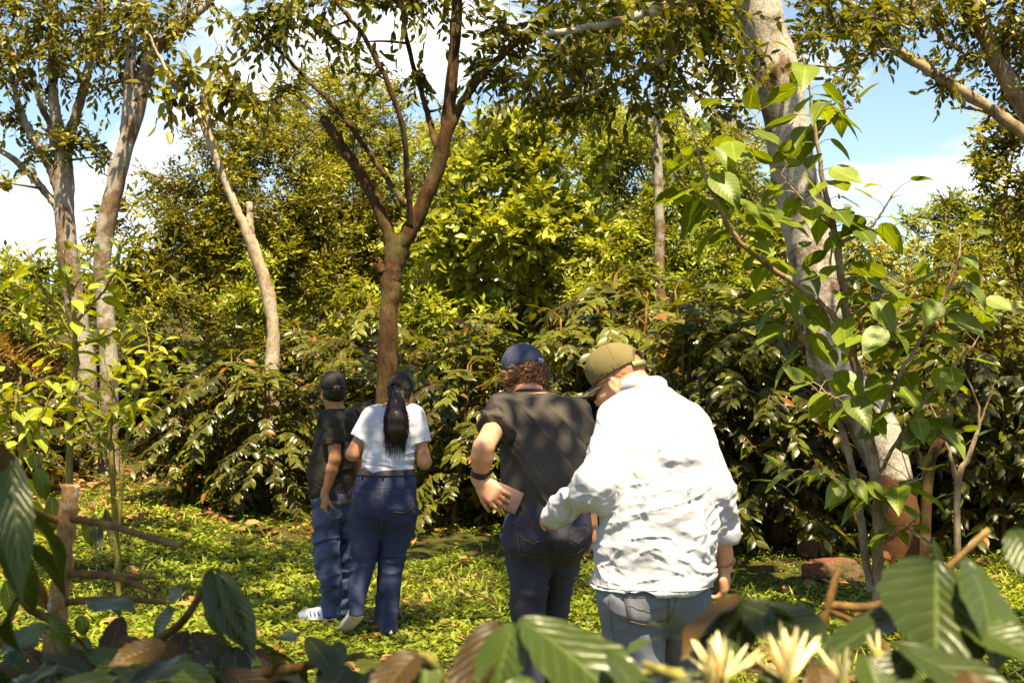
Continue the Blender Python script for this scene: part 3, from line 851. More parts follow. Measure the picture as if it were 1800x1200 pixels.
# ------------------------------------------------------------------ coffee bushes
def coffee_proto(seed, h, r, nb=84):
    """one coffee bush at the origin: stems, tiers of arching side branches, hanging pairs of leaves"""
    rng = np.random.default_rng(seed)
    st, L = Acc(), Leaves(rng)
    tops = []
    for s in range(3):
        a = rng.uniform(0, 6.28)
        e = np.array((math.cos(a) * .22, math.sin(a) * .22, h * rng.uniform(.82, 1.0)))
        p = spline(np.array([(e[0] * .15, e[1] * .15, -.1, .028), (e[0] * .5, e[1] * .5, h * .4, .02), (*e, .008)]), 12, .008, rng)
        st.tube(p[:, :3], p[:, 3], 6)
        tops.append(p)
    for b in range(nb):
        p = tops[b % 3]
        f = rng.uniform(0.10, 1.0) ** 0.8
        o = p[min(11, int(f * 11.5))][:3]
        a = rng.uniform(0, 6.28)
        env = r * (0.55 + 0.55 * math.sin(math.pi * min(1, 0.22 + 0.72 * f))) * rng.uniform(.75, 1.15)
        if f > .85: env *= 0.62
        d = np.array((math.cos(a), math.sin(a), 0))
        rise = 0.28 * (f - 0.35)
        pts = np.array([o, o + d * env * .5 + (0, 0, env * (.18 + rise)), o + d * env + (0, 0, env * (-.12 + rise))])
        q = spline(pts, 8)
        st.tube(q, np.linspace(.007, .003, 8), 4, cap=False)
        n = int(env / 0.054)
        t = np.linspace(.22, 1.0, n)
        base = np.stack([np.interp(t, np.linspace(0, 1, 8), q[:, c]) for c in range(3)], -1)
        tone = np.clip(rng.normal(.35 + .3 * (f > .8), .17), 0, 1)
        for sg in (-1, 1):
            sd = np.cross(d, (0, 0, 1)) * sg
            dr = d * .55 + sd * .75 + np.array((0, 0, -.55)) + rng.normal(0, .25, (n, 3))
            dr[:, 2] += .5 * (f > .85)
            u = np.array((0, 0, .9)) + d * .5 + rng.normal(0, .3, (n, 3))
            L.add(base, dr, u, rng.uniform(.085, .165, n), None, np.clip(rng.normal(tone, .14, n), 0, .97) + (rng.random(n) < .03))
    return st.mesh('stems', [M['twig']]), L.mesh('foliage', T_COFFEE, M['coffee'])

PROTO = [coffee_proto(100 + i, 1.85 + .12 * i, .62 + .03 * i, 92) for i in range(4)]

def coffee(px, d, top, proto, label, rz, wide=1.0, group='coffee bushes in the rows behind the people'):
    x = at(px, 640, d)[0]
    g = ghs(x, d)
    h = at(px, top, d)[2] - g
    st, fo = PROTO[proto]
    s = h / (1.85 + .12 * proto) / 1.02
    root = empty('coffee_bush', (x, d, g), label, 'coffee bush', group, rz)
    for nm, me in (('stems', st), ('foliage', fo)):
        o = bpy.data.objects.new(nm, me)
        COL.objects.link(o)
        o.parent = root
        o.scale = (s ** .5 * wide, s ** .5 * wide, s)
        if nm == 'foliage':
            o['kind'] = 'stuff'
    return root

ROW = [
    # px, depth, top px, proto, rz, width, label
    (335, 13.4, 650, 0, .3, 1.0, 'coffee bush at the left end of the front row beside the earth path'),
    (395, 13.2, 628, 1, 1.7, 1.0, 'front-row coffee bush below the pale pollarded trunk'),
    (490, 12.9, 640, 2, 2.9, 1.0, 'coffee bush with bare lower stems just left of the man in black'),
    (590, 14.2, 618, 3, 4.1, 1.0, 'coffee bush behind the black cap of the man looking up'),
    (690, 13.9, 600, 0, 5.2, 1.1, 'coffee bush behind the trunk of the brown forked tree'),
    (790, 12.3, 640, 1, .9, 1.1, 'coffee bush between the woman and the man in the navy cap'),
    (880, 13.0, 590, 2, 2.2, 1.1, 'coffee bush rising behind the navy cap'),
    (985, 12.4, 575, 3, 3.6, 1.15, 'coffee bush between the navy cap and the olive cap'),
    (1090, 12.8, 540, 0, 4.7, 1.15, 'tall coffee bush behind the olive cap'),
    (1180, 11.6, 570, 1, 5.8, 1.1, 'coffee bush below the slim straight trunk'),
    (1275, 11.2, 560, 2, 1.2, 1.1, 'coffee bush beside the right sleeve of the white shirt'),
    (1370, 11.4, 545, 3, 2.6, 1.15, 'coffee bush left of the thick leaning trunk'),
    (1470, 12.2, 530, 0, 3.9, 1.15, 'coffee bush directly behind the thick leaning trunk'),
    (1660, 11.6, 540, 2, .2, 1.15, 'coffee bush right of the thick leaning trunk'),
    (1760, 11.3, 560, 3, 1.5, 1.15, 'coffee bush at the right end of the front row'),
    (1860, 11.6, 550, 0, 2.8, 1.1, 'coffee bush cut off by the right edge'),
    # second row, on the rise
    (375, 16.3, 585, 2, 1.0, 1.1, 'second-row coffee bush above the earth path'),
    (440, 16.3, 590, 0, 2.0, 1.2, 'second-row coffee bush at the foot of the pale pollarded trunk'),
    (545, 16.6, 575, 1, 3.0, 1.2, 'second-row coffee bush right of the pale pollarded trunk'),
    (640, 16.2, 525, 3, 4.0, 1.2, 'light-topped second-row coffee bush left of the brown trunk'),
    (760, 16.0, 585, 2, 5.0, 1.2, 'second-row coffee bush right of the brown trunk'),
    (850, 15.8, 560, 0, 6.0, 1.2, 'second-row coffee bush under the bright yellow-green tree'),
    (1040, 15.4, 500, 1, .6, 1.25, 'second-row coffee bush left of the slim straight trunk'),
    (1230, 14.6, 525, 3, 1.8, 1.25, 'second-row coffee bush right of the slim straight trunk'),
    (1340, 14.4, 510, 2, 3.3, 1.25, 'second-row coffee bush above the white sleeve'),
    (1560, 14.2, 520, 1, 4.4, 1.25, 'second-row coffee bush in the gap right of the leaning trunk'),
    (1700, 14.0, 525, 0, 5.5, 1.25, 'second-row coffee bush near the right edge'),
    (165, 18.5, 600, 3, 2.4, 1.1, 'second-row coffee bush at the foot of the leaning grey trunk'),
    (85, 15.2, 660, 1, .4, 1.0, 'coffee bush below the split grey trunk'),
    (20, 14.0, 690, 0, 3.4, 1.1, 'coffee bush at the left edge below the dry bank'),
    (1560, 13.0, 545, 2, 5.9, 1.15, 'coffee bush behind the foot of the leaning trunk'),
    (260, 18.6, 575, 0, 0.0, 1.4, 'third-row coffee bush left of the broad dark tree'),
    (380, 19.1, 560, 1, 1.3, 1.4, 'third-row coffee bush under the broad dark tree'),
    (500, 19.6, 570, 2, 2.6, 1.4, 'third-row coffee bush under the small round tree'),
    (610, 18.6, 545, 3, 3.9, 1.4, 'third-row coffee bush left of the brown fork, high on the slope'),
    (720, 19.1, 560, 0, 5.2, 1.4, 'third-row coffee bush in the gap right of the brown trunk, high on the slope'),
    (810, 19.6, 545, 1, 6.5, 1.4, 'third-row coffee bush under the bright tree, left part'),
    (930, 18.6, 540, 2, 7.8, 1.4, 'third-row coffee bush under the bright tree, middle'),
    (1010, 19.1, 520, 3, 9.1, 1.4, 'third-row coffee bush under the bright tree, right part'),
    (1110, 19.6, 490, 0, 10.4, 1.4, 'third-row coffee bush just left of the slim trunk, high on the slope'),
    (1290, 18.6, 480, 1, 11.7, 1.4, 'third-row coffee bush under the shiny olive-green tree'),
    (1420, 19.1, 485, 2, 13.0, 1.4, 'third-row coffee bush behind the leaning trunk, high on the slope'),
    (1640, 19.6, 490, 3, 14.3, 1.4, 'third-row coffee bush under the yellow-green bushy tree'),
    (1760, 18.6, 490, 0, 15.6, 1.4, 'third-row coffee bush under the dark tree at the right edge'),
]
for (px, d, top, pr, rz, wd, lab) in ROW:
    coffee(px, d, top - (38 if px > 850 else 16), pr, lab, rz, wd)

# ------------------------------------------------------------------ plants whose leaves can be picked apart
def leaf_mesh(name, tmpl, mat):
    v, f, uv = tmpl
    return mk_mesh(name, v, f, mats=[mat], uv=uv)

BIGT = [blade([0, .04, .14, .28, .45, .62, .78, .9, 1.0], [.008, .15, .27, .33, .32, .25, .15, .06, 0], 5, f, a, w) for f, a, w in ((.16, .16, .015), (.28, .34, .02), (.10, .05, .02))]
OVT = [blade([0, .08, .25, .45, .65, .85, 1.0], [.008, .10, .20, .24, .19, .09, 0], 5, f, a, w) for f, a, w in ((.2, .2, .01), (.3, .4, .015))]
BIG_ME = [leaf_mesh('broad_leaf', t, M['big']) for t in BIGT]
BRI_ME = [leaf_mesh('bright_leaf', t, M['bright_obj']) for t in OVT]

def leaf_obj(me, base, dr, up, ln, wf, parent, name='leaf'):
    y = unit(dr)
    x = unit(np.cross(y, up))
    z = np.cross(x, y)
    m = Matrix(((x[0] * ln * wf, y[0] * ln, z[0] * ln, base[0]), (x[1] * ln * wf, y[1] * ln, z[1] * ln, base[1]), (x[2] * ln * wf, y[2] * ln, z[2] * ln, base[2]), (0, 0, 0, 1)))
    o = bpy.data.objects.new(name, me)
    COL.objects.link(o)
    o.parent = parent
    off = Vector((0, 0, 0)); p = parent
    while p is not None:
        off += p.location; p = p.parent
    m.translation -= off
    o.matrix_basis = m
    return o

def sapling(name, d, basepx, stems, label, meshes, seed, leaf, step, pairs_from=0.25, stem_mat='greenstem', cat='shrub', group=None, droop=0.45, pet=0.06, cap=300, wf=1.0, top_up=0.0):
    """stems: list of (rows, leafy start fraction); leaves in opposite pairs along each stem"""
    rng = np.random.default_rng(seed)
    x = at(basepx, 640, d)[0]
    root = empty(name, (x, d, ghs(x, d)), label, cat, group)
    acc = Acc()
    n = 0
    for si, (rows, f0) in enumerate(stems):
        p = pxl(rows, d)
        if si == 0:
            p[0][2] = min(p[0][2], root.location.z - .08)
        s = spline(p, 10 + 5 * len(rows), .004, rng)
        acc.tube(s[:, :3], np.maximum(s[:, 3], .003), 7, .08, seed)
        if f0 >= 1: continue
        seg = np.linalg.norm(np.diff(s[:, :3], axis=0), axis=1)
        cum = np.concatenate([[0], np.cumsum(seg)])
        tt = np.arange(cum[-1] * f0, cum[-1] + step * .3, step)
        a0 = rng.uniform(0, 3)
        for j, t in enumerate(tt):
            b = np.array([np.interp(t, cum, s[:, c]) for c in range(3)])
            tip = t > cum[-1] - step * 1.3
            for sg in (0, math.pi):
                if n >= cap or rng.random() < .06: continue
                a = a0 + j * 1.57 + sg + rng.normal(0, .35)
                out = np.array((math.cos(a), math.sin(a), 0))
                rise = .75 if tip else rng.uniform(.05, .5)
                q = b + (out + (0, 0, rise)) * pet * rng.uniform(.7, 1.3)
                acc.tube(np.array([b, .5 * (b + q) + (0, 0, pet * .12), q]), [.0035, .003, .0025], 4, cap=False)
                dr = out + np.array((0, 0, (.5 if tip else -droop) + top_up + rng.normal(0, .25)))
                up = np.array((0, 0, 1.0)) + out * .35 + rng.normal(0, .3, 3)
                leaf_obj(meshes[rng.integers(len(meshes))], q, dr, up, leaf * rng.uniform(.62, 1.12) * (.62 if tip else 1), wf * rng.uniform(.9, 1.1), root)
                n += 1
    put('stems', acc.mesh('stems', [M[stem_mat]]), root)
    return root

sapling('broad_leaved_shrub', 8.9, 1540, [
    ([(1541, 1065, .045), (1545, 960, .042), (1543, 860, .04), (1524, 740, .036), (1500, 620, .033), (1486, 540, .03), (1472, 430, .025), (1452, 340, .02), (1432, 220, .014), (1412, 95, .006)], .52),
    ([(1505, 600, .024), (1440, 530, .022, -.1), (1370, 480, .02, -.2), (1300, 425, .018, -.25), (1262, 360, .015, -.3), (1240, 310, .012, -.3), (1215, 215, .006, -.3)], .42),
    ([(1530, 1040, .03), (1515, 930, .028, .1), (1498, 820, .026, .1), (1448, 670, .022, .1), (1402, 570, .018, .15), (1385, 500, .012, .2), (1380, 440, .006, .2)], .55),
    ([(1532, 770, .018), (1580, 660, .015, -.2), (1640, 560, .013, -.3), (1680, 470, .01, -.4), (1690, 415, .005, -.4)], .25),
    ([(1545, 830, .016), (1600, 740, .013, -.2), (1660, 660, .011, -.3), (1715, 600, .006, -.35)], .25),
    ([(1470, 430, .013), (1530, 400, .01, -.2), (1570, 340, .006, -.3)], .3),
    ([(1436, 240, .010), (1470, 200, .008, -.1), (1500, 190, .005, -.15)], .35),
    ([(1545, 900, .014), (1480, 850, .011, -.25), (1420, 830, .009, -.35), (1395, 870, .005, -.4)], .3),
    ([(1546, 920, .012), (1580, 860, .01, -.2), (1620, 840, .006, -.3)], .3),
    ([(1270, 370, .008), (1225, 340, .006, -.2), (1180, 300, .004, -.25)], .3),
    ([(1240, 310, .008), (1290, 250, .006, -.1), (1330, 200, .004, -.2)], .3),
    ([(1460, 400, .01), (1400, 340, .007, -.2), (1360, 290, .004, -.25)], .3),
    ([(1490, 560, .01), (1550, 520, .008, -.2), (1620, 500, .005, -.3)], .3),
    ([(1600, 740, .009), (1640, 760, .007, -.2), (1690, 790, .004, -.3)], .2),
    ([(1524, 740, .012), (1470, 700, .009, -.25), (1440, 690, .005, -.3)], .2),
    ([(1500, 620, .010), (1560, 590, .008, -.3), (1600, 560, .005, -.4)], .2),
    ([(1545, 960, .010), (1590, 930, .008, -.2), (1620, 900, .004, -.25)], .25),
    ([(1640, 560, .008), (1700, 530, .006, -.2), (1745, 560, .004, -.25)], .2),
    ([(1300, 425, .008), (1330, 380, .006, -.15), (1345, 330, .004, -.2)], .2),
], 'broad-leaved shrub with heart-shaped leaves and pale stems in front of the leaning trunk', BIG_ME, 51, .29, .10, droop=.55, pet=.11, stem_mat='bark_tan', cap=290, wf=.95)

sapling('bright_sapling', 9.3, 118, [
    ([(118, 880, .03), (124, 760, .026), (132, 650, .022), (130, 560, .018), (120, 500, .012), (110, 440, .006)], .42),
    ([(131, 600, .012), (95, 540, .01, -.1), (60, 480, .007, -.2), (48, 440, .004, -.2)], .35),
    ([(130, 570, .012), (175, 520, .01, -.1), (205, 470, .007, -.2), (215, 430, .004, -.2)], .35),
    ([(128, 640, .01), (100, 610, .008, -.2), (75, 580, .004, -.3)], .3),
    ([(122, 520, .008), (150, 475, .006, .2), (165, 440, .004, .3)], .3),
    ([(128, 590, .01), (60, 570, .008, .2), (10, 540, .004, .3)], .25),
    ([(131, 610, .01), (190, 590, .008, .2), (235, 560, .004, .3)], .25),
    ([(124, 700, .01), (80, 680, .008, -.2), (50, 650, .004, -.3)], .2),
    ([(95, 545, .007), (30, 500, .006), (15, 460, .004)], .2),
], 'tall bright green sapling in front of the split grey trunk', BRI_ME, 52, .20, .075, droop=.3, pet=.04, cap=230, group='bright saplings at the left', top_up=.15)
sapling('bright_sapling', 9.0, 205, [
    ([(212, 860, .024), (196, 790, .02), (194, 730, .015), (200, 680, .006)], .45),
    ([(196, 790, .012), (160, 750, .01, -.1), (140, 700, .006, -.2), (135, 670, .004, -.2)], .4),
    ([(195, 750, .01), (225, 710, .008, -.1), (235, 685, .004, -.1)], .35),
    ([(196, 800, .009), (180, 730, .007, .2), (172, 690, .004, .3)], .4),
], 'short bright sapling beside the earth path', BRI_ME, 53, .18, .06, droop=.3, pet=.04, cap=90, group='bright saplings at the left', top_up=.15)
sapling('bright_sapling', 11.5, 232, [
    ([(205, 850, .022), (225, 760, .02), (262, 640, .014), (285, 600, .006)], .6),
    ([(240, 700, .01), (225, 640, .008, -.1), (215, 590, .004, -.2)], .35),
    ([(255, 650, .01), (300, 620, .008, -.2), (325, 600, .004, -.3)], .25),
    ([(225, 760, .01), (190, 660, .008, .1), (180, 590, .004, .1)], .45),
    ([(262, 640, .008), (262, 600, .006, .2), (255, 570, .004, .3)], .3),
    ([(230, 740, .008), (270, 700, .006, -.2), (290, 670, .004, -.3)], .2),
    ([(215, 800, .008), (170, 770, .006, -.2), (150, 730, .004, -.3)], .2),
], 'slanting bright sapling behind the short one', BRI_ME, 54, .21, .085, droop=.35, pet=.04, cap=100, group='bright saplings at the left', top_up=.12)
sapling('bright_sapling', 8.4, 30, [
    ([(40, 900, .024), (38, 800, .02), (30, 700, .014), (40, 650, .006)], .35),
    ([(38, 800, .012), (70, 740, .01), (90, 690, .005)], .3),
    ([(36, 760, .01), (5, 700, .008), (-15, 660, .004)], .3),
], 'bushy sapling at the left edge', BRI_ME, 55, .18, .07, droop=.3, pet=.04, cap=90, group='bright saplings at the left')
# bare pale stems on the right
def bare_stem(d, rows_list, label, seed, mat='bark_tan'):
    rng = np.random.default_rng(seed)
    b = rows_list[0][0]
    x = at(b[0], 640, d)[0]
    root = empty('bare_sapling', (x, d, ghs(x, d)), label, 'sapling')
    acc = Acc()
    for i, rows in enumerate(rows_list):
        p = pxl(rows, d)
        if i == 0: p[0][2] = root.location.z - .06
        s = spline(p, 16, .004, rng)
        acc.tube(s[:, :3], s[:, 3], 7, .1, seed)
    put('stem', acc.mesh('stem', [M[mat]]), root)
bare_stem(10.2, [[(1683, 900, .03), (1684, 840, .028), (1700, 810, .022), (1722, 745, .016), (1715, 700, .01), (1692, 648, .006)], [(1684, 850, .022), (1674, 815, .018), (1660, 770, .012), (1615, 665, .008)], [(1722, 745, .01), (1740, 700, .008), (1750, 668, .004)]],
          'pale bare forked sapling near the right edge', 61)
bare_stem(10.0, [[(1622, 900, .05), (1632, 830, .045), (1655, 770, .036), (1662, 720, .02)], [(1632, 840, .03), (1610, 790, .02), (1600, 740, .01)]],
          'stout mossy stem just right of the leaning trunk', 62, 'bark_brown')
# ------------------------------------------------------------------ people: signed-distance bodies turned into one skin each
class Field:
    def __init__(self, lo, hi, res):
        self.lo = np.asarray(lo, float); self.res = res
        self.n = np.ceil((np.asarray(hi, float) - self.lo) / res).astype(int) + 1
        self.f = np.full(self.n, 9.0, np.float32)
        self.ax = [self.lo[i] + np.arange(self.n[i]) * res for i in range(3)]
    def block(self, lo, hi):
        s = []
        for i in range(3):
            a = int(max(0, math.floor((lo[i] - self.lo[i]) / self.res)))
            b = int(min(self.n[i], math.ceil((hi[i] - self.lo[i]) / self.res) + 1))
            if b <= a: return None
            s.append(slice(a, b))
        return tuple(s)
    def add(self, fn, lo, hi, k=0.0, op='add', m=0.05):
        b = self.block(np.asarray(lo) - m - k, np.asarray(hi) + m + k)
        if b is None: return
        x = self.ax[0][b[0]][:, None, None]; y = self.ax[1][b[1]][None, :, None]; z = self.ax[2][b[2]][None, None, :]
        d = fn(x, y, z)
        f = self.f[b]
        if op == 'add':
            if k > 0:
                h = np.clip(0.5 + 0.5 * (f - d) / k, 0, 1)
                r = f * (1 - h) + d * h - k * h * (1 - h)
            else:
                r = np.minimum(f, d)
        elif op == 'cut':      # remove d < 0
            r = np.maximum(f, -d)
        self.f[b] = r
    # --- primitives
    def cone(self, a, b, ra, rb, k=0.015, op='add'):
        a, b = np.asarray(a, float), np.asarray(b, float)
        ba = b - a; L2 = float(ba @ ba) + 1e-9
        def fn(x, y, z):
            h = np.clip(((x - a[0]) * ba[0] + (y - a[1]) * ba[1] + (z - a[2]) * ba[2]) / L2, 0, 1)
            return np.sqrt((x - a[0] - h * ba[0]) ** 2 + (y - a[1] - h * ba[1]) ** 2 + (z - a[2] - h * ba[2]) ** 2) - (ra + (rb - ra) * h)
        R = max(ra, rb)
        self.add(fn, np.minimum(a, b) - R, np.maximum(a, b) + R, k, op)
    def sleeve(self, a, b, ra, rb, k=0.03):
        """a tapering tube cut square at b"""
        a, b = np.asarray(a, float), np.asarray(b, float)
        ba = b - a; L2 = float(ba @ ba); ln = math.sqrt(L2)
        def fn(x, y, z):
            t = ((x - a[0]) * ba[0] + (y - a[1]) * ba[1] + (z - a[2]) * ba[2]) / L2
            h = np.clip(t, 0, 1.2)
            d = np.sqrt((x - a[0] - h * ba[0]) ** 2 + (y - a[1] - h * ba[1]) ** 2 + (z - a[2] - h * ba[2]) ** 2) - (ra + (rb - ra) * h)
            return np.maximum(d, (t - 1) * ln)
        R = max(ra, rb)
        self.add(fn, np.minimum(a, b) - R, np.maximum(a, b) + R, k)
    def ell(self, c, r, R=None, k=0.015, op='add'):
        c, r = np.asarray(c, float), np.asarray(r, float)
        R = np.eye(3) if R is None else np.asarray(R)
        def fn(x, y, z):
            X, Y_, Z_ = x - c[0], y - c[1], z - c[2]
            q = 0
            for i in range(3):
                q = q + ((X * R[0, i] + Y_ * R[1, i] + Z_ * R[2, i]) / r[i]) ** 2
            return (np.sqrt(q) - 1) * r.min()
        m = r.max()
        self.add(fn, c - m, c + m, k, op)
    def box(self, c, h, R=None, rnd=0.01, k=0.01, op='add'):
        c, h = np.asarray(c, float), np.asarray(h, float)
        R = np.eye(3) if R is None else np.asarray(R)
        def fn(x, y, z):
            X, Y_, Z_ = x - c[0], y - c[1], z - c[2]
            o, ins = 0, -9.0
            for i in range(3):
                q = np.abs(X * R[0, i] + Y_ * R[1, i] + Z_ * R[2, i]) - (h[i] - rnd)
                o = o + np.maximum(q, 0) ** 2
                ins = np.maximum(ins, q)
            return np.sqrt(o) + np.minimum(ins, 0) - rnd
        m = float(np.linalg.norm(h))
        self.add(fn, c - m, c + m, k, op)
    def loft(self, rows, k=0.03, yaw=0.0, p=2.3, z0=None, z1=None, off=0.0, op='add', sm=3):
        """rows: z, cx, cy, a, b (half width, half depth), any order; level slices"""
        rows = np.array(sorted(rows), float)
        rows[:, 3:] += off
        zz = np.linspace(rows[0, 0], rows[-1, 0], 60)
        cols = []
        for c in range(1, 5):
            v = np.interp(zz, rows[:, 0], rows[:, c])
            for _ in range(sm):
                v[1:-1] = .25 * v[:-2] + .5 * v[1:-1] + .25 * v[2:]
            cols.append(v)
        z0 = rows[0, 0] if z0 is None else z0
        z1 = rows[-1, 0] if z1 is None else z1
        cy, sy = math.cos(yaw), math.sin(yaw)
        def fn(x, y, z):
            cx, c_y, a, b = (np.interp(z, zz, v) for v in cols)
            X, Y_ = x - cx, y - c_y
            u, w = X * cy + Y_ * sy, -X * sy + Y_ * cy
            q = ((np.abs(u) / a) ** p + (np.abs(w) / b) ** p) ** (1 / p)
            d = (q - 1) * np.minimum(a, b)
            return np.maximum(d, np.maximum(z0 - z, z - z1))
        m = max(rows[:, 3].max(), rows[:, 4].max()) * 1.45
        self.add(fn, (rows[:, 1].min() - m, rows[:, 2].min() - m, z0), (rows[:, 1].max() + m, rows[:, 2].max() + m, z1), k, op)
    def plane(self, c, n, rad=.25):
        """cut away what lies beyond the plane, within rad of c"""
        c, n = np.asarray(c, float), unit(n)
        b = self.block(c - rad, c + rad)
        x = self.ax[0][b[0]][:, None, None]; y = self.ax[1][b[1]][None, :, None]; z = self.ax[2][b[2]][None, None, :]
        d = (x - c[0]) * n[0] + (y - c[1]) * n[1] + (z - c[2]) * n[2]
        near = (x - c[0]) ** 2 + (y - c[1]) ** 2 + (z - c[2]) ** 2 < rad * rad
        f = self.f[b]
        self.f[b] = np.where(near, np.maximum(f, d), f)
    # --- surface nets
    def surface(self):
        f = self.f
        s = f < 0
        c = np.zeros(tuple(self.n - 1), np.int8)
        for i in (0, 1):
            for j in (0, 1):
                for k in (0, 1):
                    c += s[i:self.n[0] - 1 + i, j:self.n[1] - 1 + j, k:self.n[2] - 1 + k]
        act = (c > 0) & (c < 8)
        ci = np.argwhere(act)
        vid = np.full(act.shape, -1, np.int64)
        vid[act] = np.arange(len(ci))
        acc = np.zeros((len(ci), 3)); cnt = np.zeros(len(ci))
        cor = [(i, j, k) for i in (0, 1) for j in (0, 1) for k in (0, 1)]
        val = {q: f[ci[:, 0] + q[0], ci[:, 1] + q[1], ci[:, 2] + q[2]] for q in cor}
        for q in cor:
            for a in range(3):
                if q[a] == 0:
                    r = list(q); r[a] = 1; r = tuple(r)
                    v0, v1 = val[q], val[r]
                    m = (v0 < 0) != (v1 < 0)
                    t = np.where(m, v0 / np.where(m, v0 - v1, 1), 0)
                    pt = np.tile(np.array(q, float), (len(ci), 1)); pt[:, a] = t
                    acc += pt * m[:, None]; cnt += m
        v = (ci + acc / cnt[:, None]) * self.res + self.lo
        quads = []
        for a in range(3):
            b1, b2 = (a + 1) % 3, (a + 2) % 3
            sl0 = [slice(None)] * 3; sl1 = [slice(None)] * 3
            sl0[a] = slice(0, -1); sl1[a] = slice(1, None)
            m = s[tuple(sl0)] != s[tuple(sl1)]
            e = np.argwhere(m)
            e = e[(e[:, b1] > 0) & (e[:, b2] > 0) & (e[:, b1] < self.n[b1] - 1) & (e[:, b2] < self.n[b2] - 1)]
            ins = s[e[:, 0], e[:, 1], e[:, 2]]
            ids = []
            for o1, o2 in ((-1, -1), (0, -1), (0, 0), (-1, 0)):
                g = e.copy(); g[:, b1] += o1; g[:, b2] += o2
                ids.append(vid[g[:, 0], g[:, 1], g[:, 2]])
            qd = np.stack(ids, -1)
            qd[~ins] = qd[~ins][:, ::-1]
            quads.append(qd)
        return v, np.concatenate(quads)

def vnormals(v, f):
    n = np.cross(v[f[:, 2]] - v[f[:, 0]], v[f[:, 3]] - v[f[:, 1]])
    o = np.zeros_like(v)
    for i in range(4):
        np.add.at(o, f[:, i], n)
    return unit(o)

def relax(v, f, it=1, w=.5):
    for _ in range(it):
        a = np.zeros_like(v); c = np.zeros(len(v))
        for i, j in ((0, 1), (1, 2), (2, 3), (3, 0)):
            np.add.at(a, f[:, i], v[f[:, j]]); np.add.at(a, f[:, j], v[f[:, i]])
            np.add.at(c, f[:, i], 1); np.add.at(c, f[:, j], 1)
        v = v * (1 - w) + w * a / np.maximum(c, 1)[:, None]
    return v

def skin_out(field, name, mat, parent, disp=None, it=1):
    v, f = field.surface()
    v = relax(v, f, it)
    if disp is not None:
        v = v + vnormals(v, f) * disp(v)[:, None]
    return put(name, mk_mesh(name, v, f, mats=[mat]), parent), v, f

def ridge(p, sharp=1.6):
    return 1 - np.abs(fbm(p, 2)) * sharp

def rot(yaw, pitch, roll=0.0):
    """columns: right, forward, up of a head that faces +Y, turned by yaw to the left and pitched up"""
    return np.array(Matrix.Rotation(yaw, 3, 'Z') @ Matrix.Rotation(pitch, 3, 'X') @ Matrix.Rotation(roll, 3, 'Y'))

def hand(F, wrist, dr, back, side, curl=.5, size=1.0, spread=.12, thumb=.7):
    """wrist position, direction of the fingers, direction of the back of the hand; side +1: thumb towards cross(dr, back)"""
    y = unit(dr); z = unit(np.asarray(back, float) - (np.asarray(back) @ y) * y); x = np.cross(y, z) * side
    s = size
    R = np.stack([x, y, z], 1)
    F.cone(np.asarray(wrist) - y * .03, np.asarray(wrist) + y * .012 * s, .025 * s, .026 * s, .02)
    c = np.asarray(wrist) + y * .052 * s
    F.ell(c, (.042 * s, .056 * s, .0175 * s), R, .018)
    F.box(np.asarray(wrist) + y * .068 * s, (.040 * s, .028 * s, .013 * s), R, .011, .012)
    ln = (.070, .078, .073, .056)
    for i in range(4):
        o = (1.5 - i) * .0205 * s
        p = np.asarray(wrist) + x * o + y * (.094 - abs(i - 1.2) * .004) * s
        d = unit(y + x * (1.5 - i) * spread)
        a = .25 + curl * .45
        for j, fr in enumerate((.46, .31, .23)):
            dd = unit(d * math.cos(a) - z * math.sin(a))
            q = p + dd * ln[i] * fr * s
            F.cone(p, q, (.0098 - .0009 * j) * s, (.0092 - .0009 * j) * s, .003)
            p = q
            a += curl * .9 + .08
    p = np.asarray(wrist) + x * .030 * s + y * .022 * s - z * .006 * s
    d = unit(y * .75 + x * thumb - z * .35)
    q = p + d * .04 * s
    F.cone(p, q, .0155 * s, .0125 * s, .012)
    d = unit(d + y * .35 - z * .25 * (1 + curl))
    F.cone(q, q + d * .030 * s, .0118 * s, .0098 * s, .004)
    F.cone(q + d * .03 * s, q + unit(d - z * curl * .4) * .054 * s, .0098 * s, .0078 * s, .003)

def head(F, c, R, s=1.0, female=False):
    """skull, jaw, neck root, ears, nose, brow, lips and chin, one skin"""
    P = lambda x, y, z: np.asarray(c) + R @ (np.array((x, y, z)) * s)
    E = lambda p, r, k=.015, op='add': F.ell(P(*p), np.array(r) * s, R, k * s, op)
    E((0, -.012, .028), (.077, .098, .092))
    E((0, .012, -.03), (.066, .080, .080), .03)
    E((0, .048, -.072), (.042, .046, .040), .03)
    E((0, .086, -.098), (.02, .016, .016), .02)
    for sg in (-1, 1):
        E((sg * .042, .062, -.028), (.024, .026, .024), .02)           # cheek
        E((sg * .030, .083, .016), (.022, .013, .009), .012)           # brow
        E((sg * .030, .088, -.001), (.013, .010, .009), .004, 'cut')   # eye socket
        E((sg * .030, .081, -.002), (.0125, .0125, .0115), .002)       # eyeball with lids
        e = P(sg * .078, -.010, -.012)
        Re = R @ np.array(Matrix.Rotation(sg * -.35, 3, 'Z'))
        F.ell(e, np.array((.010, .019, .032)) * s, Re, .006)
        F.ell(e + Re @ np.array((sg * .012, .003, .002)) * s, np.array((.008, .011, .021)) * s, Re, 0, 'cut')
        F.ell(e + Re @ np.array((sg * .004, -.001, -.027)) * s, np.array((.006, .008, .009)) * s, Re, .006)
    F.cone(P(0, .088, .008), P(0, .112, -.036), .010 * s, .014 * s, .010)
    for sg in (-1, 1):
        E((sg * .013, .098, -.040), (.010, .011, .009), .006)
    E((0, .093, -.064), (.022, .009, .006), .006)
    E((0, .091, -.074), (.020, .009, .006), .006)

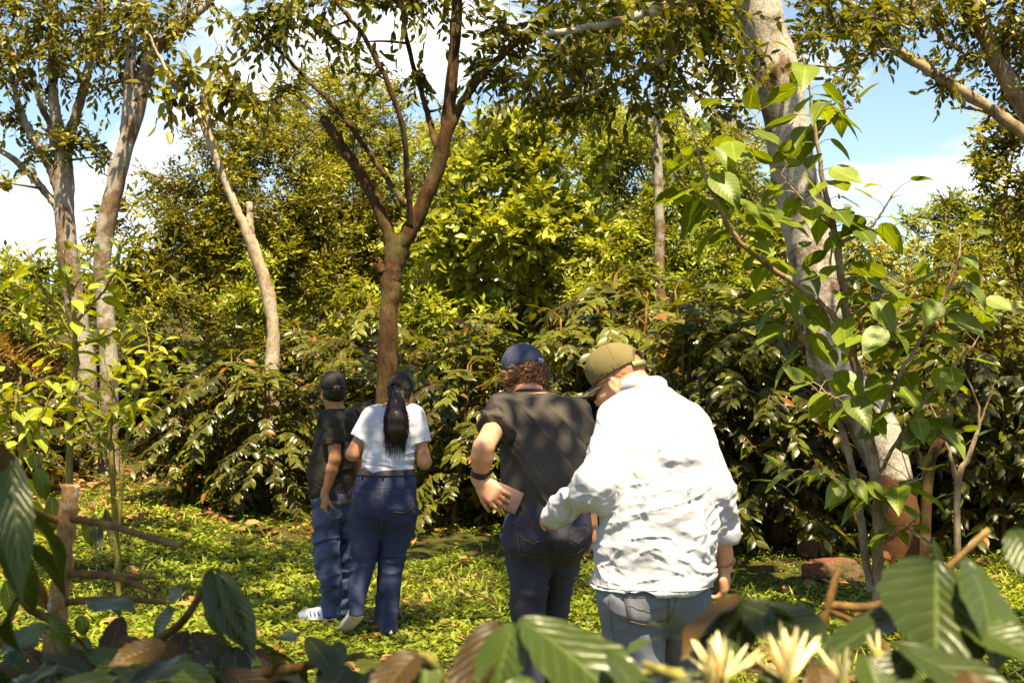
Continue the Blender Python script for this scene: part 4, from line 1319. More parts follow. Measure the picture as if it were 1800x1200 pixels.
def cap_make(parent, c, R, mat, brim_mat, s=1.0, hole=True, strap_mat=None, brim_len=.075, band=None, tilt=0.0):
    """baseball cap on a head: crown with rear opening, strap, curved brim, top button"""
    c = np.asarray(c, float)
    P = lambda x, y, z: c + R @ (np.array((x, y, z)) * s)
    lo, hi = c - .17, c + .17
    F = Field(lo, hi, .0040)
    F.ell(P(0, -.010, .044), np.array((.088, .108, .096)) * s, R, 0)
    F.ell(P(0, .02, .075), np.array((.074, .085, .070)) * s, R, .03)
    # lower rim: a plane tilted up at the back
    n = R @ unit(np.array((0, -.10 - tilt, -1.0)))
    F.plane(P(0, 0, .026), n, .3)
    # hollow inside
    F.ell(P(0, -.010, .036), np.array((.0835, .1035, .092)) * s, R, 0, 'cut')
    if hole:
        F.ell(P(0, -.120, .052), np.array((.036, .05, .030)) * s, R, 0, 'cut')
    ob, v, f = skin_out(F, 'cap', mat, parent, None, 1)
    capbvh = bvh_of(v, f)
    if hole:
        A = Acc()
        th = np.linspace(-.62, .62, 15)
        ctr = [P(.0865 * math.sin(t), -.010 - .1065 * math.cos(t), .028) for t in th]
        rows = []
        for q, t in zip(ctr, th):
            o = R @ np.array((math.sin(t), -math.cos(t), 0)) * .003
            u = R @ np.array((0, 0, .0105)) * s
            rows += [q - u + o, q + u + o, q + u - o * .2, q - u - o * .2]
        m = len(th)
        fs = []
        for i in range(m - 1):
            for j in range(4):
                fs.append((i * 4 + j, (i + 1) * 4 + j, (i + 1) * 4 + (j + 1) % 4, i * 4 + (j + 1) % 4))
        A.add(np.array(rows), np.array(fs))
        put('strap', A.mesh('strap', [strap_mat or mat]), ob)
        # binding round the opening
        B = Acc()
        tt = np.linspace(-.1, math.pi + .1, 20)
        pts = []
        for t in tt:
            xx, zz = .0375 * math.cos(t), .050 + .0285 * math.sin(t)
            yy = -.010 - .108 * math.sqrt(max(0, 1 - (xx / .088) ** 2 - ((zz - .044) / .096) ** 2)) - .001
            pts.append(P(xx, yy, zz))
        B.tube(np.array(pts), .0025 * s, 6)
        put('binding', B.mesh('binding', [brim_mat]), ob)
    # brim
    nu, nv = 17, 9
    top = []
    for j in range(nv):
        for i in range(nu):
            u = i / (nu - 1) * 2 - 1
            w = j / (nv - 1)
            x = .080 * u * (1 - .10 * w * w)
            yb = -.010 + .106 * math.sqrt(max(0, 1 - (x / .088) ** 2)) - .006
            y = yb + w * brim_len * math.sqrt(max(.0, 1 - .72 * u * u))
            z = .030 - .026 * u * u - .016 * w
            top.append((x, y, z))
    top = np.array(top)
    bot = top - (0, 0, .0035)
    vv = np.array([P(*q) for q in np.concatenate([top, bot])])
    fs = []
    o = nu * nv
    for j in range(nv - 1):
        for i in range(nu - 1):
            a = j * nu + i
            fs.append((a, a + 1, a + nu + 1, a + nu)); fs.append((o + a + nu, o + a + nu + 1, o + a + 1, o + a))
    for j in range(nv - 1):
        a = j * nu; fs.append((a, a + nu, o + a + nu, o + a)); a = j * nu + nu - 1; fs.append((a + nu, a, o + a, o + a + nu))
    for i in range(nu - 1):
        a = (nv - 1) * nu + i; fs.append((a, a + 1, o + a + 1, o + a))
    put('brim', mk_mesh('brim', vv, np.array(fs), mats=[brim_mat]), ob)
    for q in range(6):                                   # panel seams
        a = q * math.pi / 3 + .02
        pts = []
        for t in np.linspace(.12, 1.30, 16):
            n_ = np.array((math.sin(a) * math.sin(t), -math.cos(a) * math.sin(t), math.cos(t)))
            w_ = P(n_[0] * .30, -.002 + n_[1] * .30, .044 + n_[2] * .30)
            h_ = capbvh.ray_cast(Vector(w_), Vector(P(0, -.002, .044) - w_).normalized(), 1.0)
            if h_[0] is not None: pts.append(np.array(h_[0] + h_[1] * .0004))
        if len(pts) > 4 and np.linalg.norm(np.diff(pts, axis=0), axis=1).max() < .03:
            S_ = Acc(); S_.tube(np.array(pts), .0013, 5)
            put('seam', S_.mesh('seam', [mat]), ob)
    B = Acc()
    B.tube(np.array([P(0, -.002, .136), P(0, -.002, .142), P(0, -.002, .145)]), [.009 * s, .007 * s, .002 * s], 8)
    put('button', B.mesh('button', [mat]), ob)
    return ob

def bvh_of(v, f):
    return BVHTree.FromPolygons([tuple(q) for q in v], [tuple(int(i) for i in q) for q in f])

def on_surface(bvh, x, z, y0, lift=.004):
    h = bvh.ray_cast(Vector((x, y0, z)), Vector((0, 1, 0)), 3.0)
    return None if h[0] is None else np.array(h[0] + h[1] * lift)

def pocket(parent, bvh, D, quad, mat, thread, arcs=True):
    """seat pocket sewn on: quad of photo pixels (top-left, top-right, bottom-right, bottom-left)"""
    q = np.array([at(a, b, D) for a, b in quad])
    nu, nv = 9, 10
    g = np.zeros((nv, nu, 3)); ok = True
    for j in range(nv):
        for i in range(nu):
            u, w = i / (nu - 1), j / (nv - 1)
            p = (1 - w) * ((1 - u) * q[0] + u * q[1]) + w * ((1 - u) * q[3] + u * q[2])
            if w > .75: p[2] -= (w - .75) * .06 * (1 - abs(2 * u - 1))
            r = on_surface(bvh, p[0], p[2], D - 1.0, .0045)
            if r is None: return
            g[j, i] = r
    v = g.reshape(-1, 3)
    f = np.array([(j * nu + i, (j + 1) * nu + i, (j + 1) * nu + i + 1, j * nu + i + 1) for j in range(nv - 1) for i in range(nu - 1)])
    back = v + (0, .012, 0)
    n = len(v)
    edge = [j * nu for j in range(nv)] + [(nv - 1) * nu + i for i in range(1, nu)] + [j * nu + nu - 1 for j in range(nv - 2, -1, -1)] + [i for i in range(nu - 2, 0, -1)]
    ef = np.array([(edge[k], edge[(k + 1) % len(edge)], n + edge[(k + 1) % len(edge)], n + edge[k]) for k in range(len(edge))])[:, ::-1]
    po = put('pocket', mk_mesh('pocket', np.concatenate([v, back]), [np.concatenate([f, ef])], mats=[mat]), parent)
    A = Acc()
    lines = [g[1:, 0], g[1:, -1], g[-1, :], g[1, :]]
    for l in lines:
        A.tube(l + (0, -.001, 0), .0011, 4)
    if arcs:
        mid = np.array([g[4 + int(round(1.6 * (1 - abs(i / (nu - 1) * 2 - 1)))), i] for i in range(nu)])
        A.tube(spline(mid, 14) + (0, -.0012, 0), .0010, 4)
    put('stitching', A.mesh('stitching', [thread]), po)

def seam(parent, bvh, D, line, thread, r=.0012, name='seam', lift=.002):
    pts = []
    for a, b in spline(np.array(line, float), 24):
        q = at(a, b, D)
        p = on_surface(bvh, q[0], q[2], D - 1.0, lift)
        if p is not None: pts.append(p)
    if len(pts) > 3:
        A = Acc(); A.tube(np.array(pts), r, 4)
        put(name, A.mesh(name, [thread]), parent)

def rows_px(rows, D, ratio=.6, dy=None, bmin=.05):
    """(py, left, right[, depth offset, half depth]) -> loft rows in metres"""
    out = []
    for r in rows:
        e = r[3] if len(r) > 3 else 0.0
        a, b = at(r[1], r[0], D + e), at(r[2], r[0], D + e)
        h = .5 * (b[0] - a[0])
        out.append((a[2], .5 * (a[0] + b[0]), D + e, h, r[4] if len(r) > 4 else max(h * ratio, bmin)))
    return out

def shoe(F, heel, toe, w=.048, h=.075, up=(0, 0, 1)):
    heel, toe = np.asarray(heel, float), np.asarray(toe, float)
    y = unit(toe - heel); L = float(np.linalg.norm(toe - heel)); z = unit(np.asarray(up) - (np.asarray(up) @ y) * y); x = np.cross(y, z)
    R = np.stack([x, y, z], 1)
    P = lambda a, b, c: heel + x * a + y * b + z * c
    F.box(P(0, L * .5, .014), (w * .92, L * .52, .014), R, .012, .0)
    F.ell(P(0, L * .80, .030), (w * .9, L * .22, .030), R, .015)
    F.ell(P(0, L * .22, .042), (w * .82, L * .24, .046), R, .02)
    F.cone(P(0, L * .30, .055), P(0, L * .72, .035), .036, .032, .02)
    return R

# ------------------------------------------------------------------ cloth and skin
M['skin'] = None
def skin_mat(name, c0, c1):
    m, nt, b = nmat(name)
    tc = N(nt, 'ShaderNodeTexCoord')
    n = N(nt, 'ShaderNodeTexNoise', i_Scale=14.0, i_Detail=5.0, i_Roughness=.65)
    nt.links.new(tc.outputs['Object'], n.inputs['Vector'])
    nt.links.new(ramp(nt, n.outputs[0], [(.3, c0), (.7, c1)]), b.inputs['Base Color'])
    b.inputs['Roughness'].default_value = .5
    b.inputs['Subsurface Weight'].default_value = .12
    b.inputs['Subsurface Radius'].default_value = (.012, .005, .003)
    n2 = N(nt, 'ShaderNodeTexNoise', i_Scale=220.0, i_Detail=2.0)
    nt.links.new(tc.outputs['Object'], n2.inputs['Vector'])
    bump(nt, b, n2.outputs[0], .12, .002)
    return m
M['skin_tan'] = skin_mat('skin_tan', (.30, .125, .055), (.44, .22, .11))
M['skin_fair'] = skin_mat('skin_fair', (.44, .18, .095), (.58, .30, .18))
M['tee_black'] = cloth_mat('black_cotton', (.018, .014, .011), (.030, .024, .019), 700, .2)
M['tee_grey'] = cloth_mat('charcoal_cotton', (.040, .033, .027), (.066, .054, .044), 700, .25)
M['tee_white'] = cloth_mat('white_cotton', (.38, .39, .47), (.45, .46, .54), 700, .2)
M['linen'] = cloth_mat('white_linen', (.36, .357, .395), (.42, .415, .45), 500, .35)
def denim(name, c0, c1, cf):
    m, nt, b = nmat(name)
    tc = N(nt, 'ShaderNodeTexCoord')
    n1 = N(nt, 'ShaderNodeTexNoise', i_Scale=4.0, i_Detail=6.0, i_Roughness=.65)
    nt.links.new(tc.outputs['Object'], n1.inputs['Vector'])
    mp = N(nt, 'ShaderNodeMapping')
    mp.inputs['Scale'].default_value = (260, 260, 60)
    nt.links.new(tc.outputs['Object'], mp.inputs[0])
    n2 = N(nt, 'ShaderNodeTexNoise', i_Scale=1.0, i_Detail=3.0, i_Roughness=.7)
    nt.links.new(mp.outputs[0], n2.inputs['Vector'])
    c = mixc(nt, n2.outputs[0], c0, c1)
    c = mixc(nt, ramp(nt, n1.outputs[0], [(.45, (0, 0, 0)), (.75, (.8, .8, .8))]), c, cf)
    nt.links.new(c, b.inputs['Base Color'])
    b.inputs['Roughness'].default_value = .8
    b.inputs['Specular IOR Level'].default_value = .25
    bump(nt, b, n2.outputs[0], .25, .002)
    return m
M['jean_blue'] = denim('denim_blue', (.022, .033, .075), (.05, .07, .135), (.10, .13, .21))
M['jean_indigo'] = denim('denim_indigo', (.012, .016, .042), (.022, .030, .072), (.03, .042, .095))
M['jean_black'] = denim('denim_black', (.018, .018, .030), (.036, .036, .058), (.055, .055, .085))
M['jean_faded'] = denim('denim_faded', (.065, .075, .105), (.135, .15, .185), (.18, .20, .24))
M['thread'] = flat_mat('orange_thread', (.15, .085, .035), .7)
M['cap_black'] = cloth_mat('cap_black', (.014, .011, .010), (.024, .020, .018), 900, .3)
M['cap_navy'] = cloth_mat('cap_navy', (.042, .046, .085), (.056, .062, .11), 900, .3)
M['cap_navy_dark'] = cloth_mat('cap_brim_navy', (.012, .015, .04), (.018, .022, .055), 900, .3)
M['cap_olive'] = cloth_mat('cap_olive', (.12, .095, .035), (.17, .135, .055), 900, .4)
M['cap_under'] = cloth_mat('cap_brim_olive', (.10, .075, .04), (.15, .115, .06), 900, .3)
M['strap_green'] = flat_mat('green_strap', (.14, .16, .07), .6)
M['hair_black'] = flat_mat('hair_black', (.012, .007, .005), .45, .5, 60, .35)
M['hair_brown'] = flat_mat('hair_brown', (.20, .085, .03), .42, .5, 60, .6)
M['hair_red'] = flat_mat('hair_short_red', (.34, .15, .07), .6, .4, 200, .3)
M['belt'] = flat_mat('dark_leather', (.022, .012, .008), .45, .3, 40, .5, .2)
M['shoe_white'] = flat_mat('white_trainer', (.62, .62, .62), .55, .08, 30, .4, .1)
M['sole'] = flat_mat('sole_rubber', (.62, .50, .38), .7, .12, 30)
M['shoe_dark'] = flat_mat('brown_shoe', (.06, .035, .02), .5, .3, 30)
M['blue_mark'] = flat_mat('blue_mark', (.05, .16, .42), .5)
M['metal'] = flat_mat('metal', (.5, .5, .5), .3)
M['watch'] = flat_mat('watch_band', (.02, .012, .010), .5, .3, 60)
M['bead'] = flat_mat('bead_wood', (.30, .17, .06), .5, .4, 60)
M['notebook'] = flat_mat('mauve_cover', (.26, .15, .13), .55, .12, 30, .4, .1)
M['paper'] = flat_mat('paper', (.62, .56, .46), .8, .08, 90)
M['phone'] = flat_mat('phone_dark', (.05, .05, .06), .25, .2, 30, .6)
M['label_white'] = flat_mat('label_white', (.72, .70, .60), .7, .06)
M['glasses'] = flat_mat('glasses_frame', (.02, .015, .012), .35)

def belly_folds(amp, sx, sz, seed, top=None, bot=None, f2=.5):
    """creases that run mostly level, stronger between top and bot"""
    def fn(v):
        p = np.stack([v[:, 0] * sx, v[:, 1] * sx, v[:, 2] * sz], -1)
        w = p + .7 * fbm(p * .6 + seed, 2)[:, None]
        d = ridge(w + seed * 1.7, 1.7) * .7 + f2 * ridge(w * 2.1 + seed * 3.1, 1.7) * .5
        m = 1.0
        if top is not None: m = smooth01(top, bot, v[:, 2])
        return amp * m * d - amp * m * .45
    return fn
# ------------------------------------------------------------------ person: man in black t-shirt looking up (left)
def arm(F, sh, el, wr, r=(.048, .040, .036, .027), k=.02):
    F.cone(sh, el, r[0], r[1], k)
    sh, el, wr = (np.asarray(q, float) for q in (sh, el, wr))
    m = el + (wr - el) * .3
    F.cone(el, m, r[1] * .95, r[2] * 1.06, .02)
    F.cone(m, wr, r[2] * 1.06, r[3], .02)

def inner_body(F, torso, legs, yaw, off=-.02):
    """the chest under the clothes, joining neck and arms"""
    F.loft(sorted(torso)[-6:], .02, yaw, off=off)

def man_black():
    D = 8.35
    P = lambda a, b, e=0.0: at(a, b, D + e)
    x = P(585, 640)[0]
    root = empty('person', (x, D, ghs(x, D)), 'person in black t-shirt, black cap and blue jeans, standing turned and looking up', 'person')
    yaw = .75
    T = rows_px([(716, 578, 610, .02, .05), (724, 568, 618, .01, .085), (736, 564, 622, 0, .105), (765, 554, 624, 0, .125), (800, 547, 624, 0, .135), (840, 542, 622, 0, .135), (866, 543, 620, 0, .13), (884, 549, 618, 0, .125)], D)
    near = rows_px([(868, 552, 604, -.03, .10), (900, 550, 604, -.03, .105), (940, 550, 594, -.04, .092), (985, 553, 596, -.06, .085), (1030, 563, 599, -.05, .07), (1062, 568, 602, -.04, .062), (1082, 568, 603, -.04, .062)], D)
    far = rows_px([(868, 580, 618, .08, .10), (900, 585, 618, .1, .10), (950, 592, 618, .14, .08), (1000, 595, 616, .16, .065), (1050, 598, 616, .17, .056), (1068, 598, 616, .17, .056)], D)
    hc, HR = P(586, 690, .02), rot(.35, .16)
    lo, hi = np.array((x - .42, D - .4, -.1)), np.array((x + .4, D + .45, 1.78))
    # skin
    F = Field(lo, hi, .0052)
    inner_body(F, T, (near, far), yaw)
    F.cone(P(590, 728, .03), hc + HR @ np.array((0, -.02, -.05)), .062, .056, .03)
    head(F, hc, HR, .98)
    sh, el, wr = P(586, 748, -.13), P(589, 806, -.16), P(572, 866, -.13)
    arm(F, sh, el, wr)
    hand(F, wr + (P(566, 872, -.13) - wr) * .4, (-.06, .06, -1), (-.75, -.62, .05), -1, .4, .95, .05, .4)
    sh2, el2, wr2 = P(618, 748, .1), P(628, 810, .12), P(622, 862, .22)
    arm(F, sh2, el2, wr2)
    hand(F, wr2, (-.1, .2, -1), (.9, .2, .1), 1, .5, .95)
    skin_out(F, 'body', M['skin_tan'], root)
    # t-shirt
    S = Field(lo, hi, .0056)
    S.loft(T, .02, yaw, off=.004)
    S.cone(P(572, 736, -.05), P(612, 734, .06), .058, .058, .03)
    S.sleeve(sh + (0, 0, .01), sh + (el - sh) * .56, .070, .068, .03)
    S.sleeve(sh2, sh2 + (el2 - sh2) * .55, .068, .064, .03)
    S.plane(P(592, 719, .02) + np.array((0, 0, .006)), (0, -.1, 1), .12)
    so, sv, sf = skin_out(S, 't_shirt', M['tee_black'], root, belly_folds(.011, 5, 9, 2.0), 1)
    collar = Acc()
    th = np.linspace(0, 2 * math.pi, 25)
    cc = P(592, 719, .02)
    collar.tube(np.stack([cc[0] + .064 * np.cos(th), cc[1] + .066 * np.sin(th), cc[2] + .004 + .006 * np.sin(th)], -1), .008, 6)
    put('collar', collar.mesh('collar', [M['tee_black']]), so)
    # jeans
    J = Field(lo, hi, .0064)
    J.loft(T, .0, yaw, off=-.004, z0=P(0, 882)[2], z1=P(0, 850)[2])
    J.loft(near, .035, 0, 2.1, off=.004)
    J.loft(far, .02, 0, 2.1, off=.004)
    def jf(v):
        z = v[:, 2]
        p = np.stack([v[:, 0] * 6, v[:, 1] * 6, z * 11], -1)
        p = p + .8 * fbm(p * .5, 2)[:, None]
        return (.010 * smooth01(.75, .5, z) + .006) * (ridge(p, 1.6) - .5) * 1.4
    jo, jv, jfc = skin_out(J, 'jeans', M['jean_blue'], root, jf)
    # shoes
    for hl, to, nm in ((P(592, 1090, -.06), P(543, 1100, -.02), 0), (P(611, 1084, .15), P(592, 1088, .05), 1)):
        hl, to = np.array(hl), np.array(to)
        hl[2] = ghs(hl[0], hl[1]) + .012; to[2] = ghs(to[0], to[1]) + .012
        if nm == 0: to = hl + unit(to - hl) * .265
        else: to = hl + unit(np.array((-.16, .16, 0))) * .26
        s = Field(np.minimum(hl, to) - .12, np.maximum(hl, to) + .14, .005)
        Rm = shoe(s, hl, to)
        so2, _, _ = skin_out(s, 'shoe', M['shoe_white'], root)
        sole = Field(np.minimum(hl, to) - .12, np.maximum(hl, to) + .1, .005)
        L = float(np.linalg.norm(to - hl))
        sole.box(hl + Rm @ np.array((0, L * .5, .004)), (.047, L * .53, .010), Rm, .009, 0)
        skin_out(sole, 'sole', M['sole'], so2)
        st = Acc()
        for q in (-.35, 0, .35):
            c = hl + Rm @ np.array((-.0465, L * (.5 + q * .3), .03))
            st.tube(np.array([c, c + Rm @ np.array((.012, .012, .03))]), .005, 5)
        put('stripe', st.mesh('stripe', [M['blue_mark']]), so2)
    # hair below the cap and the cap
    H = Field(hc - .16, hc + .16, .004)
    H.ell(hc + HR @ np.array((0, -.020, .012)), (.0795, .096, .085), HR, 0)
    H.plane(hc + HR @ np.array((0, 0, -.035)), HR @ unit(np.array((0, .1, -1.))), .25)
    H.plane(hc + HR @ np.array((0, .015, 0)), HR @ np.array((0, 1., .0)), .25)
    skin_out(H, 'hair', M['hair_black'], root, lambda v: .002 * vnoise(v * 160))
    cap_make(root, hc, HR, M['cap_black'], M['cap_black'], .98)
man_black()

# ------------------------------------------------------------------ person: woman with ponytail
def woman():
    D = 7.9
    P = lambda a, b, e=0.0: at(a, b, D + e)
    x = P(680, 640)[0]
    root = empty('person', (x, D, ghs(x, D)), 'person with long dark ponytail, white t-shirt and indigo jeans, stepping away', 'person')
    T = rows_px([(706, 676, 712, .03, .05), (714, 660, 724, .02, .07), (724, 648, 735, .01, .085), (742, 643, 736, 0, .10), (770, 641, 734, 0, .105), (795, 639, 731, 0, .10), (815, 637, 728, 0, .105), (832, 634, 726, 0, .11)], D)
    hips = rows_px([(822, 636, 726, 0, .10), (840, 628, 729, -.005, .115), (860, 622, 731, -.015, .128), (890, 618, 731, -.02, .135), (908, 620, 728, -.01, .12), (925, 626, 722, 0, .08), (940, 640, 708, .02, .03)], D)
    ll = rows_px([(900, 619, 676, -.01, .10), (930, 618, 673, 0, .10), (960, 616, 667, 0, .092), (990, 615, 660, 0, .082), (1020, 615, 652, -.04, .072), (1050, 614, 642, -.10, .062), (1072, 613, 640, -.14, .060), (1080, 613, 640, -.15, .058)], D)
    rl = rows_px([(900, 672, 730, 0, .10), (930, 670, 728, .02, .10), (960, 667, 718, .05, .09), (990, 664, 709, .06, .082), (1020, 663, 705, .05, .075), (1050, 661, 702, .03, .072), (1085, 657, 699, 0, .070), (1112, 655, 697, 0, .070)], D)
    hc, HR = P(704, 692, .05), rot(-.22, .05, .05)
    lo, hi = np.array((x - .42, D - .45, -.1)), np.array((x + .42, D + .5, 1.76))
    F = Field(lo, hi, .0052)
    inner_body(F, T, (ll, rl), 0)
    F.cone(P(696, 722, .03), hc + HR @ np.array((0, -.015, -.05)), .052, .048, .03)
    head(F, hc, HR, .93, True)
    shl, ell_, wrl = P(654, 732, 0), P(620, 798, -.02), P(640, 792, .22)
    shr, elr, wrr = P(728, 730, 0), P(746, 812, -.02), P(722, 800, .22)
    R = (.048, .043, .038, .026)
    arm(F, shl, ell_, wrl, R); arm(F, shr, elr, wrr, R)
    hand(F, wrl, (.5, .5, .5), (-.4, .3, .6), 1, .7, .88)
    hand(F, wrr, (-.5, .5, .4), (.4, .3, .6), -1, .7, .88)
    skin_out(F, 'body', M['skin_tan'], root)
    S = Field(lo, hi, .0052)
    S.loft(T, .02, 0, off=.004)
    S.cone(P(662, 730, .01), P(722, 728, .01), .055, .055, .03)
    for sh, el in ((shl, ell_), (shr, elr)):
        S.sleeve(sh, sh + (el - sh) * .60, .066, .070, .03)
    S.plane(P(695, 712, .03), (0, -.15, 1), .10)
    def wf(v):
        z = v[:, 2]
        p = np.stack([v[:, 0] * 5, v[:, 1] * 5, z * 12], -1)
        p = p + .8 * fbm(p * .5 + 4, 2)[:, None]
        q = np.stack([(v[:, 0] - x) * 9 + (z - 1.2) * 5, v[:, 1] * 4, z * 4], -1)
        return .008 * smooth01(1.42, 1.15, z) * (ridge(p, 1.6) - .4) + .005 * (ridge(q, 1.6) - .4)
    so, sv, sf = skin_out(S, 't_shirt', M['tee_white'], root, wf)
    # jeans, belt
    J = Field(lo, hi, .0062)
    J.loft(ll, 0, 0, 2.1, off=.002); J.loft(rl, .004, 0, 2.1, off=.002)
    J.loft(hips, .045, 0, off=.005, z1=P(0, 822)[2])
    for c in ((650, 892), (702, 892)):
        J.ell(P(c[0], c[1], -.055), (.082, .085, .10), None, .05)
    J.cone(P(675, 850, -.16), P(674, 930, -.15), .010, .022, 0, 'cut')
    def jf(v):
        z = v[:, 2]
        p = np.stack([v[:, 0] * 5, v[:, 1] * 5, z * 10], -1)
        p = p + .7 * fbm(p * .5 + 9, 2)[:, None]
        knee = np.exp(-((z - .45) / .10) ** 2) + .7 * np.exp(-((z - .78) / .06) ** 2) + .6 * smooth01(.3, .1, z)
        return (.0025 + .0075 * knee) * (ridge(p, 1.6) - .45) * 1.3
    jo, jv, jfc = skin_out(J, 'jeans', M['jean_indigo'], root, jf, 2)
    b = bvh_of(jv, jfc)
    pocket(jo, b, D, [(624, 857), (662, 859), (660, 892), (625, 888)], M['jean_indigo'], M['thread'])
    pocket(jo, b, D, [(690, 859), (726, 856), (728, 888), (696, 893)], M['jean_indigo'], M['thread'])
    seam(jo, b, D, [(677, 832), (676, 860), (675, 900), (674, 925)], M['thread'])
    seam(jo, b, D, [(626, 846), (650, 850), (676, 853), (702, 850), (728, 845)], M['thread'])
    B = Field(lo, hi, .0045)
    B.loft(hips, 0, 0, off=.011, z0=P(0, 834)[2], z1=P(0, 823)[2])
    skin_out(B, 'belt', M['belt'], jo)
    for px in (642, 677, 716):
        q = P(px, 828.5); r = on_surface(b, q[0], P(0, 836)[2], D - 1, .010)
        if r is not None:
            lp = Acc(); lp.tube(np.array([r + (0, -.002, -.012), r + (0, -.005, .012), r + (0, -.003, .036)]), .006, 6)
            put('belt_loop', lp.mesh('belt_loop', [M['jean_indigo']]), jo)
    # shoes: left heel lifted, right flat
    hl = P(628, 1080, -.16); to = P(607, 1120, -.02)
    hl = np.array(hl); to = np.array((to[0], D - .02, ghs(to[0], D) + .02))
    d = unit(to - hl); to = hl + d * .25
    up = unit(np.cross(np.cross(d, (0, .75, .65)), d))
    for (h_, t_, u_) in ((hl, to, up), (np.array((*P(678, 1115, -.06)[:2], ghs(P(678, 1115)[0], D) + .012)), np.array((P(682, 1115)[0], D + .19, ghs(x, D) + .012)), np.array((0, 0, 1.)))):
        s = Field(np.minimum(h_, t_) - .12, np.maximum(h_, t_) + .12, .005)
        Rm = shoe(s, h_, t_, .043, .07, u_)
        sh_, _, _ = skin_out(s, 'shoe', M['shoe_white'], root)
        L = float(np.linalg.norm(t_ - h_))
        so2 = Field(np.minimum(h_, t_) - .12, np.maximum(h_, t_) + .1, .005)
        so2.box(h_ + Rm @ np.array((0, L * .5, .002)), (.0425, L * .53, .011), Rm, .009, 0)
        skin_out(so2, 'sole', M['sole'], sh_)
    # hair: cap of hair, ponytail with loose strands
    rng = np.random.default_rng(5)
    Hh = Field(np.minimum(hc, P(690, 790)) - .2, hc + .2, .004)
    Hh.ell(hc + HR @ np.array((0, -.020, .010)), (.076, .093, .085), HR, 0)
    Hh.plane(hc + HR @ np.array((0, .01, 0)), HR @ np.array((0, 1., .1)), .25)
    tail = [(hc + HR @ np.array((0, -.108, .045)), .020), (P(697, 694, -.11), .032), (P(697, 712, -.115), .050), (P(697, 735, -.12), .064), (P(696, 755, -.12), .064), (P(696, 770, -.115), .046), (P(695, 784, -.11), .012)]
    for (a, ra), (b_, rb) in zip(tail[:-2], tail[1:-1]):
        Hh.cone(a, b_, ra * .86, rb * .86, .02)
    for e in Hh.ax: pass
    ho, hv, hf = skin_out(Hh, 'hair', M['hair_black'], root, lambda v: .0022 * ridge(np.stack([v[:, 0] * 120, v[:, 1] * 120, v[:, 2] * 3], -1), 1.5))
    A = Acc()
    tp = np.array([t[0] for t in tail]); tr = np.array((.020, .030, .048, .062, .064, .058, .050))
    for i in range(420):
        a = rng.uniform(0, 2 * math.pi); rr = rng.uniform(.8, 1.2)
        e = 7
        pts = []
        for j in range(min(e, 7)):
            pts.append(tp[j] + np.array((math.cos(a), .5 * math.sin(a), 0)) * tr[j] * rr + rng.normal(0, .005, 3))
        pts[-1] = pts[-1] + rng.normal(0, .012, 3) - (0, 0, rng.uniform(-.07, .06))
        A.tube(spline(np.array(pts), 14), np.linspace(.0030, .0010, 14), 3, cap=False)
    for i in range(16):
        sg = -1 if i < 8 else 1
        a = tp[2] + np.array((sg * .03, 0, 0)); b_ = P(697 + sg * rng.uniform(10, 30), rng.uniform(735, 775), -.13)
        A.tube(spline(np.array([tp[1], a, .5 * (a + b_) + rng.normal(0, .01, 3), b_]), 10), .0011, 3, cap=False)
    put('hair_strands', A.mesh('hair_strands', [M['hair_black']]), ho)
    cap_make(root, hc, HR, M['cap_black'], M['cap_black'], .95, True)
woman()

